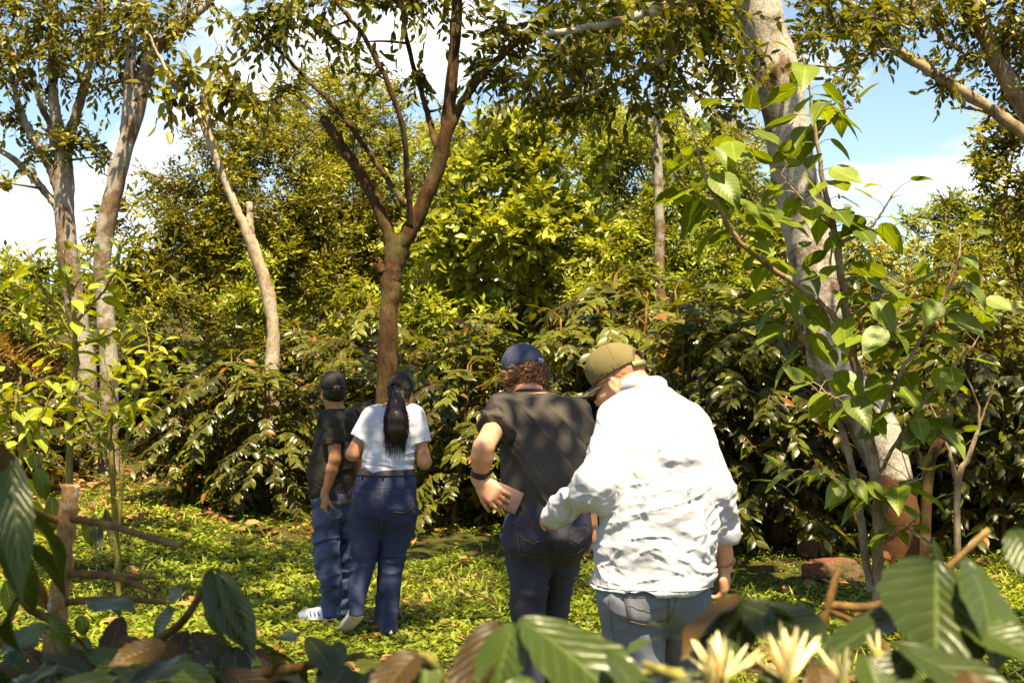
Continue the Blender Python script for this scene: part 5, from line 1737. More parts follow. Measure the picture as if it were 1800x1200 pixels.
# ------------------------------------------------------------------ person: man with navy cap and curly hair
def man_navy():
    D = 5.3
    P = lambda a, b, e=0.0: at(a, b, D + e)
    x = P(955, 640)[0]
    root = empty('person', (x, D, ghs(x, D)), 'person with curly hair, navy cap, charcoal t-shirt and black jeans, hand behind the back', 'person')
    T = rows_px([(684, 905, 958, .26, .065), (692, 886, 980, .24, .10), (702, 875, 1000, .22, .125), (720, 872, 1014, .19, .14), (750, 876, 1024, .15, .15), (790, 876, 1028, .10, .155), (830, 878, 1030, .06, .155), (870, 882, 1034, .03, .15), (905, 886, 1036, .01, .145), (924, 890, 1038, 0, .14)], D)
    hips = rows_px([(880, 890, 1034, .02, .135), (910, 887, 1035, 0, .14), (940, 887, 1032, -.01, .145), (965, 892, 1022, 0, .11), (982, 905, 1010, .03, .07), (995, 925, 990, .05, .03)], D)
    ll = rows_px([(945, 888, 974, 0, .115), (985, 890, 969, .01, .112), (1030, 895, 963, .02, .10), (1070, 900, 958, .02, .09), (1110, 905, 954, .03, .082), (1160, 906, 956, .03, .085), (1230, 910, 956, 0, .075), (1300, 914, 956, -.04, .07), (1338, 914, 958, -.05, .075)], D)
    rl = rows_px([(945, 955, 1030, .03, .11), (985, 955, 1020, .08, .105), (1030, 953, 1006, .15, .09), (1070, 951, 998, .20, .08), (1110, 950, 992, .24, .075), (1180, 950, 990, .30, .07), (1240, 952, 992, .34, .065), (1300, 954, 994, .36, .065)], D)
    hc, HR = P(922, 662, .36), rot(.5, -.30)
    lo, hi = np.array((x - .42, D - .45, -.1)), np.array((x + .42, D + .72, 1.82))
    F = Field(lo, hi, .0050)
    inner_body(F, T, (ll, rl), 0)
    F.cone(P(930, 702, .26), hc + HR @ np.array((0, -.02, -.04)), .068, .060, .03)
    head(F, hc, HR, 1.0)
    shl, ell_, wrl = P(886, 722, .13), P(850, 786, -.17), P(843, 842, -.12)
    shr, elr, wrr = P(1008, 730, .17), P(1040, 830, .12), P(1036, 915, .16)
    R = (.050, .042, .041, .030)
    arm(F, shl, ell_, wrl, R); arm(F, shr, elr, wrr, R)
    hd = unit(P(884, 884, -.19) - wrl)
    hand(F, wrl + hd * .012, hd, (-.25, -.95, .15), 1, .55, 1.02, thumb=.55)
    hand(F, wrr, (-.05, -.02, -1), (.3, -.95, 0), 1, .35, 1.0)
    skin_out(F, 'body', M['skin_fair'], root)
    S = Field(lo, hi, .0044)
    S.loft(T, .02, 0, off=.004)
    S.cone(P(902, 720, .20), P(986, 728, .20), .074, .074, .03)
    for sh, el in ((shl, ell_), (shr, elr)):
        S.sleeve(sh + (0, 0, .004), sh + (el - sh) * .55, .082, .078, .03)
    S.plane(P(930, 687, .26), (0, -.45, 1), .11)
    def tf(v):
        z = v[:, 2]
        u = (v[:, 0] - x)
        # drag lines fanning from the left armpit down to the right hip
        q = np.stack([u * 11.5 + (z - 1.3) * 9.0, u * 1.2 - (z - 1.3) * 1.0, v[:, 1] * 2], -1)
        q = q + .25 * fbm(q * .8 + 3, 2)[:, None]
        p = np.stack([u * 6, v[:, 1] * 5, z * 11], -1)
        p = p + .7 * fbm(p * .5 + 7, 2)[:, None]
        return .026 * (np.clip(ridge(q, 1.7), 0, 1) ** 2 - .3) * smooth01(1.60, 1.44, z) + .012 * smooth01(1.2, 1.0, z) * (ridge(p, 1.7) - .4)
    so, sv, sf = skin_out(S, 't_shirt', M['tee_grey'], root, tf)
    collar = Acc()
    th = np.linspace(0, 2 * math.pi, 25)
    cc = P(932, 689, .26)
    collar.tube(np.stack([cc[0] + .074 * np.cos(th), cc[1] + .074 * np.sin(th), cc[2] - .010 - .022 * np.sin(th)], -1), .008, 6)
    put('collar', collar.mesh('collar', [M['tee_grey']]), so)
    J = Field(lo, hi, .0064)
    J.loft(ll, 0, 0, 2.1, off=.003); J.loft(rl, .004, 0, 2.1, off=.003)
    J.loft(hips, .05, 0, off=.004)
    for c in ((925, 940), (1000, 940)):
        J.ell(P(c[0], c[1], -.06), (.085, .09, .10), None, .05)
    def jf(v):
        z = v[:, 2]
        p = np.stack([v[:, 0] * 5, v[:, 1] * 5, z * 9], -1)
        p = p + .7 * fbm(p * .5 + 5, 2)[:, None]
        return (.005 + .006 * smooth01(.85, .7, z)) * (ridge(p, 1.6) - .45) * 1.3
    jo, jv, jfc = skin_out(J, 'jeans', M['jean_black'], root, jf, 2)
    b = bvh_of(jv, jfc)
    pocket(jo, b, D, [(906, 910), (962, 911), (963, 966), (914, 962)], M['jean_black'], M['thread'])
    pocket(jo, b, D, [(1002, 918), (1030, 918), (1022, 955), (996, 962)], M['jean_black'], M['thread'])
    seam(jo, b, D, [(985, 905), (978, 940), (968, 985)], M['thread'])
    for hl, to in ((P(936, 1345, -.14), (.0, .27)), (P(972, 1310, .27), (.02, .27))):
        hl = np.array((hl[0], hl[1], ghs(hl[0], hl[1]) + .012)); to = hl + np.array((to[0], to[1], 0))
        s = Field(np.minimum(hl, to) - .12, np.maximum(hl, to) + .14, .005)
        Rm = shoe(s, hl, to)
        sh_, _, _ = skin_out(s, 'shoe', M['shoe_dark'], root)
    # wrist watch
    W = Acc()
    a = unit(wrl - ell_)
    u = unit(np.cross(a, (0, 0, 1))); w = np.cross(a, u)
    th = np.linspace(0, 2 * math.pi, 21)
    for k in (-.009, -.003, .003, .009):
        W.tube(wrl - a * .028 + a * k + (np.outer(np.cos(th), u) + np.outer(np.sin(th), w)) * .037, .0042, 6)
    put('wrist_watch', W.mesh('wrist_watch', [M['watch']]), root)
    # curls
    rng = np.random.default_rng(8)
    A = Acc()
    for i in range(420):
        a = rng.uniform(-2.25, 2.25)
        el = rng.uniform(-.62, .25) if abs(a) < 1.7 else rng.uniform(-.25, .2)
        n = np.array((math.sin(a) * math.cos(el), -math.cos(a) * math.cos(el), math.sin(el)))
        o = hc + HR @ (n * np.array((.078, .098, .088)) + (0, -.012, .012))
        N_ = HR @ n
        t1 = unit(np.cross(N_, (0.2, .3, 1.0))); t2 = np.cross(N_, t1)
        axis_ = unit(N_ * .55 + np.array((0, 0, -.8)) + rng.normal(0, .4, 3))
        e1 = unit(np.cross(axis_, N_ + .1)); e2 = np.cross(axis_, e1)
        ph = rng.uniform(0, 6.28)
        t = np.linspace(0, 1, 12)
        rad = rng.uniform(.007, .014)
        pts = o + np.outer(t, axis_) * rng.uniform(.022, .048) + N_ * .002 + (np.outer(np.cos(ph + t * 8), e1) + np.outer(np.sin(ph + t * 8), e2)) * rad
        A.tube(pts, np.linspace(.0030, .0016, 12), 4, cap=False)
    H = Field(hc - .17, hc + .17, .004)
    H.ell(hc + HR @ np.array((0, -.016, .004)), (.081, .098, .09), HR, 0)
    H.plane(hc + HR @ np.array((0, .03, 0)), HR @ np.array((0, 1., .0)), .25)
    H.plane(hc + HR @ np.array((0, 0, -.055)), HR @ np.array((0, .3, -1.)), .25)
    ho, _, _ = skin_out(H, 'hair', M['hair_brown'], root, lambda v: .004 * vnoise(v * 120))
    put('curls', A.mesh('curls', [M['hair_brown']]), ho)
    co = cap_make(root, hc, HR, M['cap_navy'], M['cap_navy_dark'], 1.03, False)
    # small white label with a mark at the back of the cap
    cv = HR
    def onc(u, w):
        xx, zz = u, w
        yy = -.010 - .108 * math.sqrt(max(0, 1 - (xx / .088) ** 2 - ((zz - .044) / .096) ** 2)) - .0015
        return hc + HR @ (np.array((xx, yy, zz)) * 1.03)
    def patch(name, u0, u1, w0, w1, mat, lift):
        g = [onc(u0 + (u1 - u0) * i / 4, w0 + (w1 - w0) * j / 3) + HR @ np.array((math.sin(.3) * 0, -lift, 0)) for j in range(4) for i in range(5)]
        f = np.array([(j * 5 + i, j * 5 + i + 1, (j + 1) * 5 + i + 1, (j + 1) * 5 + i) for j in range(3) for i in range(4)])
        bk = np.array(g) + HR @ np.array((0, .003, 0))
        e = [0, 1, 2, 3, 4, 9, 14, 19, 18, 17, 16, 15, 10, 5]
        ef = np.array([(e[(k + 1) % 14], e[k], 20 + e[k], 20 + e[(k + 1) % 14]) for k in range(14)])
        put(name, mk_mesh(name, np.concatenate([np.array(g), bk]), [np.concatenate([f, ef])], mats=[mat]), co)
    patch('label', .016, .044, .034, .049, M['label_white'], .001)
    patch('label_mark', .024, .029, .037, .046, M['cap_navy_dark'], .0022)
    patch('label_mark', .032, .038, .037, .043, M['strap_green'], .0022)
    # notebook in the hand
    c = .25 * (P(876, 850, -.145) + P(918, 868, -.145) + P(902, 902, -.145) + P(868, 880, -.145))
    ux = unit(P(918, 868, -.16) - P(878, 850, -.18)); uz = unit(P(878, 850, -.17) - P(864, 884, -.17)); n = unit(np.cross(ux, uz)); uz = np.cross(n, ux)
    R3 = np.stack([ux, n, uz], 1)
    nb = empty('notebook', c, 'small mauve notebook held behind the back in the charcoal t-shirt', 'notebook')
    for nm, off, h, mt in (('cover', -.008, (.056, .0018, .046), 'notebook'), ('pages', 0.0, (.054, .0065, .044), 'paper'), ('cover', .008, (.056, .0018, .046), 'notebook')):
        f = Field(c - .09, c + .09, .003)
        v = np.array([(sx, sy, sz) for sx in (-1, 1) for sy in (-1, 1) for sz in (-1, 1)], float) * h + (0, off, 0)
        vv = c + v @ R3.T
        fc = np.array([(0, 1, 3, 2), (4, 6, 7, 5), (0, 4, 5, 1), (2, 3, 7, 6), (0, 2, 6, 4), (1, 5, 7, 3)])
        put(nm, mk_mesh(nm, vv, fc, mats=[M[mt]], smooth=False), nb)
man_navy()

# ------------------------------------------------------------------ person: man in white linen shirt and olive cap
def man_linen():
    D = 4.36
    P = lambda a, b, e=0.0: at(a, b, D + e)
    x = P(1150, 640)[0]
    root = empty('person', (x, D, ghs(x, D)), 'person in creased white linen shirt, olive cap and faded jeans, head bowed', 'person')
    T = rows_px([(672, 1100, 1166, .14, .075), (684, 1090, 1184, .14, .10), (700, 1078, 1204, .13, .125), (722, 1066, 1226, .11, .145), (760, 1062, 1244, .08, .16), (800, 1064, 1252, .06, .17), (850, 1062, 1256, .04, .175), (900, 1054, 1258, .02, .178), (950, 1046, 1258, .01, .178), (1000, 1037, 1258, 0, .175), (1030, 1031, 1257, -.005, .175)], D)
    hips = rows_px([(960, 1062, 1240, .03, .145), (1010, 1058, 1240, .02, .15), (1050, 1060, 1238, .01, .145), (1080, 1072, 1226, .03, .10), (1105, 1100, 1200, .05, .03)], D)
    ll = rows_px([(1045, 1059, 1160, .0, .13), (1090, 1060, 1165, .0, .125), (1130, 1064, 1166, .0, .115), (1175, 1068, 1164, .0, .105), (1260, 1075, 1158, .0, .09), (1360, 1082, 1154, -.02, .085), (1450, 1088, 1150, -.05, .08), (1482, 1088, 1152, -.06, .085)], D)
    rl = rows_px([(1045, 1150, 1240, .04, .125), (1090, 1160, 1238, .09, .12), (1130, 1164, 1234, .14, .11), (1175, 1166, 1230, .18, .10), (1260, 1168, 1226, .26, .085), (1360, 1170, 1222, .32, .08), (1440, 1172, 1222, .34, .08)], D)
    hc, HR = P(1089, 672, .20), rot(1.02, -.42, 0)
    lo, hi = np.array((x - .50, D - .45, -.1)), np.array((x + .45, D + .72, 1.86))
    F = Field(lo, hi, .0050)
    inner_body(F, T, (ll, rl), 0, -.05)
    F.cone(P(1130, 700, .12), hc + HR @ np.array((0, -.035, -.03)), .078, .070, .03)
    head(F, hc, HR, .97)
    shl, ell_, wrl = P(1092, 742, .09), P(1050, 852, -.06), P(985, 900, .13)
    shr, elr, wrr = P(1212, 764, .07), P(1262, 866, .02), P(1272, 986, .10)
    R = (.048, .042, .041, .032)
    arm(F, shl, ell_, wrl, R); arm(F, shr, elr, wrr, R)
    hand(F, wrl + (P(972, 905, .2) - wrl) * .35, (-.3, .9, -.15), (-.5, -.1, .85), 1, .6, 1.0)
    hand(F, wrr + (0, 0, -.006), (.05, .12, -1), (.93, -.35, .05), -1, .75, 1.05, thumb=.5)
    skin_out(F, 'body', M['skin_fair'], root)
    # shirt
    S = Field(lo, hi, .0047)
    S.loft(T, .02, 0, 2.3, off=-.006, z0=P(0, 1029)[2])
    S.cone(P(1104, 740, .10), P(1204, 748, .10), .084, .082, .04)
    cf_l = P(970, 908, .17)
    S.cone(shl, ell_, .084, .070, .05)
    S.sleeve(ell_, cf_l, .068, .050, .05)
    S.cone(ell_ + (.0, .02, -.02), ell_ + (.02, .02, -.012), .06, .05, .05)
    cf_r = elr + (wrr - elr) * .60
    S.cone(shr, elr, .080, .064, .04)
    S.sleeve(elr, cf_r, .063, .056, .03)
    # deep fold where sleeve meets the back
    S.cone(P(1084, 770, -.14), P(1078, 880, -.16), .012, .02, 0, 'cut')
    S.cone(P(1250, 800, -.14), P(1256, 900, -.17), .006, .014, 0, 'cut')
    # front stays open at the neck
    def sf_(v):
        z = v[:, 2]
        u = v[:, 0] - x
        mid = smooth01(1.62, 1.40, z)
        p = np.stack([u * 3.6 + z * .6, v[:, 1] * 3, z * 10.5 - u * 1.8], -1)
        p = p + .85 * fbm(p * .45 + 2, 2)[:, None]
        q = np.stack([u * 15, v[:, 1] * 9, z * 22 + u * 6], -1)
        q = q + .9 * fbm(q * .4 + 6, 2)[:, None]
        arms = np.clip((np.abs(u + .0) - .20) / .05, 0, 1)
        w = np.stack([u * 14, v[:, 1] * 10, z * 9], -1)
        w = w + .8 * fbm(w * .4, 2)[:, None]
        big = .010 * fbm(p * 1.1, 2) + .007 * (np.clip(ridge(p * 1.45 + 5, 1.5), 0, 1) ** 4 - .15) + .006 * (np.clip(ridge(p, 1.5), 0, 1) ** 2.2 - .3)
        small = .0042 * fbm(q * 1.2, 3) + .006 * fbm(np.stack([u * 17, v[:, 1] * 6, z * 2.6], -1), 2)
        low = smooth01(1.36, 1.12, z)
        fan = 0
        wob = fbm(np.stack([u * 9, v[:, 1] * 5, z * 9], -1) + 3, 2)
        for (ax, az, sd) in ((P(1082, 800)[0] - x, P(1082, 800)[2], 1.0), (P(1248, 815)[0] - x, P(1248, 815)[2], 7.0)):
            dx, dz = u - ax, z - az
            r_, th_ = np.hypot(dx, dz), np.arctan2(dz, dx)
            nn = np.clip(ridge(np.stack([th_ * 2.0 + r_ * 2.5 + .45 * wob, r_ * 5.0, 0 * u + sd], -1), 1.5), 0, 1) ** 1.8
            fan = fan + .010 * (nn - .3) * np.exp(-((r_ - .16) / .12) ** 2) * smooth01(.06, .15, r_)
        big = big * (.45 + .6 * low)
        small = small * (.55 + .35 * low)
        fan = np.where(v[:, 1] < D + .1, fan, 0)
        return mid * (big + small + fan) * (1 - .45 * arms) + .008 * arms * (ridge(w, 1.7) - .4) + (1 - mid) * .003 * (ridge(q * .6, 1.7) - .4)
    so, sv, sf2 = skin_out(S, 'shirt', M['linen'], root, sf_, 1)
    # collar: a standing band round the neck
    C = Acc()
    th = np.linspace(0, 2 * math.pi, 33)
    cc = P(1130, 684, .14)
    rows = []
    for (r, dz) in ((.096, -.022), (.090, .006), (.084, .030), (.080, .031), (.082, .0), (.088, -.02)):
        rows.append(np.stack([cc[0] + r * 1.02 * np.cos(th), cc[1] + .01 + r * 1.0 * np.sin(th), cc[2] + dz - .018 * np.sin(th) + .0035 * np.sin(th * 5)], -1))
    g = np.array(rows)
    nr, nc = g.shape[:2]
    C.add(g.reshape(-1, 3), np.array([(i * nc + j, i * nc + j + 1, ((i + 1) % nr) * nc + j + 1, ((i + 1) % nr) * nc + j) for i in range(nr) for j in range(nc - 1)]))
    put('collar', C.mesh('collar', [M['linen']]), so)
    # rolled cuff on the hanging arm, turned-up cuff on the other
    def cuff(c, axis_, r0, wdt, seed):
        a = unit(axis_); u = unit(np.cross(a, (.3, 1, .1))); w = np.cross(a, u)
        th = np.linspace(0, 2 * math.pi, 40)
        prof = [(-wdt, r0 - .002), (-wdt * .8, r0 + .007), (-wdt * .2, r0 + .009), (wdt * .5, r0 + .010), (wdt * .95, r0 + .007), (wdt, r0 + .001), (wdt * .9, r0 - .006), (wdt * .2, r0 - .010)]
        g = []
        for t, r in prof:
            wob = 1 + .05 * np.sin(th * 3 + seed) + .025 * np.sin(th * 7 + t * 90 + seed)
            g.append(c + a * (t + .006 * np.sin(th * 2 + seed))[:, None] + (np.outer(np.cos(th), u) + np.outer(np.sin(th), w)) * (r * wob)[:, None])
        g = np.array(g); nr, nc = g.shape[:2]
        K = Acc()
        K.add(g.reshape(-1, 3), np.array([(i * nc + j, i * nc + j + 1, (i + 1) * nc + j + 1, (i + 1) * nc + j) for i in range(nr - 1) for j in range(nc - 1)]))
        put('cuff', K.mesh('cuff', [M['linen']]), so)
    cuff(cf_r - unit(wrr - elr) * .014, wrr - elr, .056, .032, 1)
    # seam line and hem stitching
    b = bvh_of(sv, sf2)
    seam(so, b, D, [(1078, 860), (1072, 940), (1064, 1022)], M['linen'], .0016)
    seam(so, b, D, [(1040, 1020), (1090, 1022), (1150, 1022), (1210, 1022), (1250, 1021)], M['linen'], .0016)
    seam(so, b, D, [(1078, 742), (1110, 738), (1150, 737), (1190, 738), (1232, 744)], M['linen'], .0013, 'seam', .0004)
    seam(so, b, D, [(1074, 728), (1082, 770), (1086, 820), (1080, 850)], M['linen'], .0015, 'seam', .0004)
    seam(so, b, D, [(1232, 735), (1244, 770), (1250, 810)], M['linen'], .0015, 'seam', .0004)
    # small embroidered mark on the back
    A = Acc()
    m0 = P(1202, 872)
    def mk(pts):
        o = []
        for dx, dz in spline(np.array(pts), 12):
            r = on_surface(b, m0[0] + dx, m0[2] + dz, D - 1, .0015)
            if r is not None: o.append(r)
        if len(o) > 3: A.tube(np.array(o), .0011, 4)
    mk([(-.008, .03), (-.002, .034), (.006, .038), (.012, .046)])
    mk([(-.006, .022), (.002, .028), (.010, .030)])
    mk([(0, .004), (.006, 0), (.004, -.008), (-.004, -.008), (-.004, -.001), (.004, .001)])
    if A.n: put('embroidered_mark', A.mesh('embroidered_mark', [M['phone']]), so)
    # jeans
    J = Field(lo, hi, .0064)
    J.loft(ll, 0, 0, 2.1, off=.003); J.loft(rl, .004, 0, 2.1, off=.003)
    J.loft(hips, .05, 0, off=.004)
    J.ell(P(1105, 1050, -.05), (.09, .10, .10), None, .05); J.ell(P(1195, 1050, -.03), (.085, .10, .10), None, .05)
    def jf(v):
        z = v[:, 2]
        p = np.stack([v[:, 0] * 5, v[:, 1] * 5, z * 8], -1)
        p = p + .7 * fbm(p * .5 + 15, 2)[:, None]
        return .008 * (ridge(p, 1.6) - .45) * 1.2
    jo, jv, jfc = skin_out(J, 'jeans', M['jean_faded'], root, jf, 2)
    b = bvh_of(jv, jfc)
    pocket(jo, b, D, [(1089, 1030), (1166, 1030), (1167, 1078), (1100, 1074)], M['jean_faded'], M['thread'])
    seam(jo, b, D, [(1066, 1036), (1070, 1080), (1080, 1130), (1084, 1168)], M['thread'])
    seam(jo, b, D, [(1180, 1036), (1174, 1060), (1168, 1090)], M['thread'])
    for hl in (P(1120, 1495, -.14), P(1196, 1450, .24)):
        hl = np.array((hl[0], hl[1], ghs(hl[0], hl[1]) + .012)); to = hl + np.array((.0, .28, 0))
        s = Field(np.minimum(hl, to) - .12, np.maximum(hl, to) + .14, .005)
        shoe(s, hl, to)
        skin_out(s, 'shoe', M['shoe_dark'], root)
    # bracelet of beads
    rng = np.random.default_rng(2)
    B = Acc()
    a = unit(wrr - elr); u = unit(np.cross(a, (.2, 1, .1))); w = np.cross(a, u)
    cb = wrr - a * .002
    for i in range(22):
        t = i / 22 * 2 * math.pi
        c = cb + (u * math.cos(t) + w * math.sin(t)) * .0375 + a * .004 * math.sin(t)
        B.tube(np.array([c - (0, 0, .0058), c - (0, 0, .004), c, c + (0, 0, .004), c + (0, 0, .0058)]), [.001, .0045, .0062, .0045, .001], 7)
    put('bracelet', B.mesh('bracelet', [M['bead']]), root)
    # short hair at the nape, cap, glasses
    H = Field(hc - .17, hc + .17, .004)
    H.ell(hc + HR @ np.array((0, -.014, .028)), (.0775, .097, .091), HR, 0)
    H.plane(hc + HR @ np.array((0, 0, -.004)), HR @ np.array((0, .35, -1.)), .25)
    H.plane(hc + HR @ np.array((0, .02, 0)), HR @ np.array((0, 1., .0)), .25)
    skin_out(H, 'hair', M['hair_red'], root, lambda v: .0015 * vnoise(v * 200))
    cap_make(root, hc, HR, M['cap_olive'], M['cap_under'], 1.0, True, M['strap_green'], .078)
    G = Acc()
    Q = lambda a_, b_, c_: hc + HR @ np.array((a_, b_, c_))
    for sg in (-1, 1):
        G.tube(np.array([Q(sg * .084, -.012, .012), Q(sg * .083, .04, .008), Q(sg * .066, .096, .006)]), .0024, 6)
        th = np.linspace(0, 2 * math.pi, 17)
        G.tube(np.array([Q(sg * .036 + .026 * math.cos(t), .104, -.004 + .018 * math.sin(t)) for t in th]), .002, 5)
    G.tube(np.array([Q(-.012, .106, .0), Q(0, .11, .004), Q(.012, .106, .0)]), .002, 5)
    put('glasses', G.mesh('glasses', [M['glasses']]), root)
    # phone in the hanging hand
    c = wrr + np.array((-.012, .01, -.085))
    ph = empty('phone', c, 'dark phone gripped in the hand below the beaded bracelet', 'phone')
    f = Field(c - .1, c + .1, .003)
    Rp = np.array(Matrix.Rotation(.35, 3, 'Z') @ Matrix.Rotation(.15, 3, 'X'))
    f.box(c, (.006, .034, .06), Rp, .004, 0)
    skin_out(f, 'case', M['phone'], ph)
    f = Field(c - .1, c + .1, .002)
    f.box(c + Rp @ np.array((.0066, .018, .042)), (.0015, .009, .009), Rp, .001, 0)
    skin_out(f, 'lens_plate', M['metal'], ph)
man_linen()
# ------------------------------------------------------------------ ground cover
def ground_cover():
    rng = np.random.default_rng(71)
    # low herbs: rosettes of small leaves
    L = Leaves(rng)
    n = 42000
    y = 3.0 + 13.5 * rng.random(n) ** 0.85
    x = rng.uniform(-1, 1, n) * (y * .43 + .5)
    keep = (.75 * vnoise(np.stack([x * 1.3, y * 1.3, 0 * x + 9], -1)) + .35 * vnoise(np.stack([x * 4, y * 4, 0 * x], -1)) > -.55 + .5 * smooth01(13.2, 15.5, y) + .2 * smooth01(2.0, 4.5, x))
    keep &= ~((x < -2.6) & (y > 14.2))
    x, y = x[keep], y[keep]
    n = len(x)
    z = gh(x, y)
    feet = [(-1.18, 8.3), (-1.3, 8.3), (-1.07, 8.5), (-1.02, 7.75), (-.8, 7.9), (.08, 5.2), (.17, 5.6), (.4, 4.3), (.55, 4.7)]
    fd = np.min([np.hypot(x - a, (y - b) * .8) for a, b in feet], axis=0)
    hgt = .010 + smooth01(.08, .32, fd) * .045 * rng.random(n) ** 2 * (1 + .8 * vnoise(np.stack([x, y, 0 * x + 4], -1)))
    k = 5
    a = rng.uniform(0, 6.28, (n, 1)) + np.arange(k)[None] * 2.4 + rng.normal(0, .3, (n, k))
    rad = rng.uniform(.0, .03, (n, k))
    p = np.stack([x[:, None] + np.cos(a) * rad, y[:, None] + np.sin(a) * rad, z[:, None] + hgt[:, None] * rng.uniform(.4, 1.1, (n, k))], -1)
    d = np.stack([np.cos(a), np.sin(a), rng.uniform(-.15, .75, (n, k))], -1)
    u = np.array((0, 0, 1.0)) + rng.normal(0, .35, (n, k, 3))
    tone = np.clip(.42 + .3 * vnoise(np.stack([x * .8, y * .8, 0 * x + 2], -1))[:, None] + rng.normal(0, .2, (n, k)), 0, .97) + (rng.random((n, k)) < .015)
    L.add(p.reshape(-1, 3), d.reshape(-1, 3), u.reshape(-1, 3), (.012 + .042 * rng.random((n, k)) ** 1.6 * (1.15 + .8 * vnoise(np.stack([x * .6, y * .6, 0 * x + 20], -1)))[:, None]).ravel(), 1.25, tone.ravel())
    o = put('ground_herbs', L.mesh('ground_herbs', T_FAR, M['herb']))
    tag(o, 'low bright green herbs carpeting the ground under the walkers', 'ground cover', kind='stuff')
    # grass blades and taller sprigs
    L = Leaves(rng)
    n = 16000
    y = 3.0 + 13 * rng.random(n) ** 0.9
    x = rng.uniform(-1, 1, n) * (y * .43 + .5)
    keep = vnoise(np.stack([x * .9, y * .9, 0 * x + 31], -1)) > -.05
    x, y = x[keep], y[keep]
    n = len(x)
    z = gh(x, y)
    a = rng.uniform(0, 6.28, n)
    L.add(np.stack([x, y, z - .005], -1), np.stack([np.cos(a) * .6, np.sin(a) * .6, rng.uniform(.4, 1.2, n)], -1), np.stack([-np.cos(a), -np.sin(a), np.full(n, .6)], -1), rng.uniform(.05, .16, n), 1.5)
    o = put('grass', L.mesh('grass', T_GRASS, M['herb']))
    tag(o, 'thin grass blades between the herbs', 'grass', kind='stuff')
    # fallen leaves
    L = Leaves(rng)
    n = 1900
    y = 3.0 + 13.5 * rng.random(n)
    x = rng.uniform(-1, 1, n) * (y * .43 + .5)
    keep = vnoise(np.stack([x * .9, y * .9, 0 * x + 9], -1)) < .12 + .9 * smooth01(10.5, 12.5, y)
    x, y = x[keep], y[keep]
    n = len(x)
    z = gh(x, y)
    a = rng.uniform(0, 6.28, n)
    L.add(np.stack([x, y, z + rng.uniform(.012, .05, n)], -1), np.stack([np.cos(a), np.sin(a), rng.normal(0, .2, n)], -1), np.array((0, 0, 1.0)) + rng.normal(0, .35, (n, 3)), rng.uniform(.06, .14, n), rng.uniform(.8, 1.4, n))
    # thick litter on the earth path at the left and under the rows
    n = 5200
    y = rng.uniform(11.8, 21, n)
    x = rng.uniform(-6.6, 6.2, n)
    z = gh(x, y)
    a = rng.uniform(0, 6.28, n)
    L.add(np.stack([x, y, z + rng.uniform(.01, .05, n)], -1), np.stack([np.cos(a), np.sin(a), rng.normal(0, .25, n)], -1), np.array((0, 0, 1.0)) + rng.normal(0, .4, (n, 3)), rng.uniform(.08, .16, n), rng.uniform(.8, 1.3, n))
    o = put('leaf_litter', L.mesh('leaf_litter', T_MID, M['litter']))
    tag(o, 'brown fallen leaves lying among the herbs and under the coffee rows', 'leaf litter', kind='stuff')
    # dry slope at the left
    L = Leaves(rng)
    n = 9000
    y = rng.uniform(13.5, 21, n)
    x = rng.uniform(-10.5, -5.2, n)
    z = gh(x, y)
    a = rng.uniform(0, 6.28, n)
    L.add(np.stack([x, y, z - .02], -1), np.stack([np.cos(a) * .7, np.sin(a) * .7, rng.uniform(.2, 1.1, n)], -1), np.stack([-np.cos(a), -np.sin(a), np.full(n, .6)], -1), rng.uniform(.2, .6, n), 1.6)
    o = put('dry_grass', L.mesh('dry_grass', T_GRASS, M['drygrass']))
    tag(o, 'rusty dry grass on the bank at the left edge', 'dry grass', kind='stuff')
ground_cover()

def rock(px, py, d, r, label, seed):
    rng = np.random.default_rng(seed)
    import bmesh
    bm = bmesh.new()
    bmesh.ops.create_icosphere(bm, subdivisions=4, radius=1.0)
    v = np.array([q.co for q in bm.verts])
    f = np.array([[q.index for q in t.verts] for t in bm.faces])
    bm.free()
    v = v * (1 + .28 * fbm(v * 1.3 + seed, 3))[:, None]
    v = np.sign(v) * np.abs(v) ** .85 * np.asarray(r)
    x = at(px, py, d)[0]
    o = put('rock', mk_mesh('rock', v, f, mats=[M['rock']]))
    o.location = (x, d, ghs(x, d) + r[2] * .45)
    o.rotation_euler = (0, .1, rng.uniform(0, 3))
    tag(o, label, 'rock')
M['rock'] = bark_mat('red_rock', (0.09, 0.035, 0.015), (0.22, 0.095, 0.04), (0.13, 0.085, 0.05), 7, 1.0, 1.0, (.45, .6), .03, moss=(.05, .055, .012))
rock(1462, 990, 10.0, (.24, .16, .11), 'low reddish rock on the herbs left of the leaning trunk', 3)
rock(1432, 950, 10.9, (.16, .13, .12), 'smaller rusty rock behind the low reddish one', 9)
rock(345, 1033, 7.0, (.05, .04, .03), 'small stone half hidden in the herbs near the left stump', 12)

def stick(px0, py0, px1, py1, r, label, seed):
    rng = np.random.default_rng(seed)
    def g(px, py):
        d = 2.0
        for _ in range(60):
            q = at(px, py, d)
            if q[2] <= ghs(q[0], d) + .03: break
            d += .2
        return np.array((q[0], d, ghs(q[0], d) + .03))
    a, b = g(px0, py0), g(px1, py1)
    acc = Acc()
    s = spline(np.array([(*a, r), (*(.5 * (a + b) + rng.normal(0, .03, 3) + (0, 0, .02)), r), (*b, r * .5)]), 12, .006, rng)
    acc.tube(s[:, :3], s[:, 3], 6, .15, seed)
    e = put('fallen_stick', acc.mesh('fallen_stick', [M['twig']]))
    tag(e, label, 'stick', 'sticks lying on the ground')
stick(800, 1072, 885, 1068, .008, 'thin pale stick on the herbs between the woman and the navy-cap man', 4)
stick(1005, 1040, 1040, 1025, .012, 'short stick on the ground beside the white shirt', 5)
stick(500, 1060, 560, 1040, .008, 'short stick on the herbs left of the white trainers', 6)

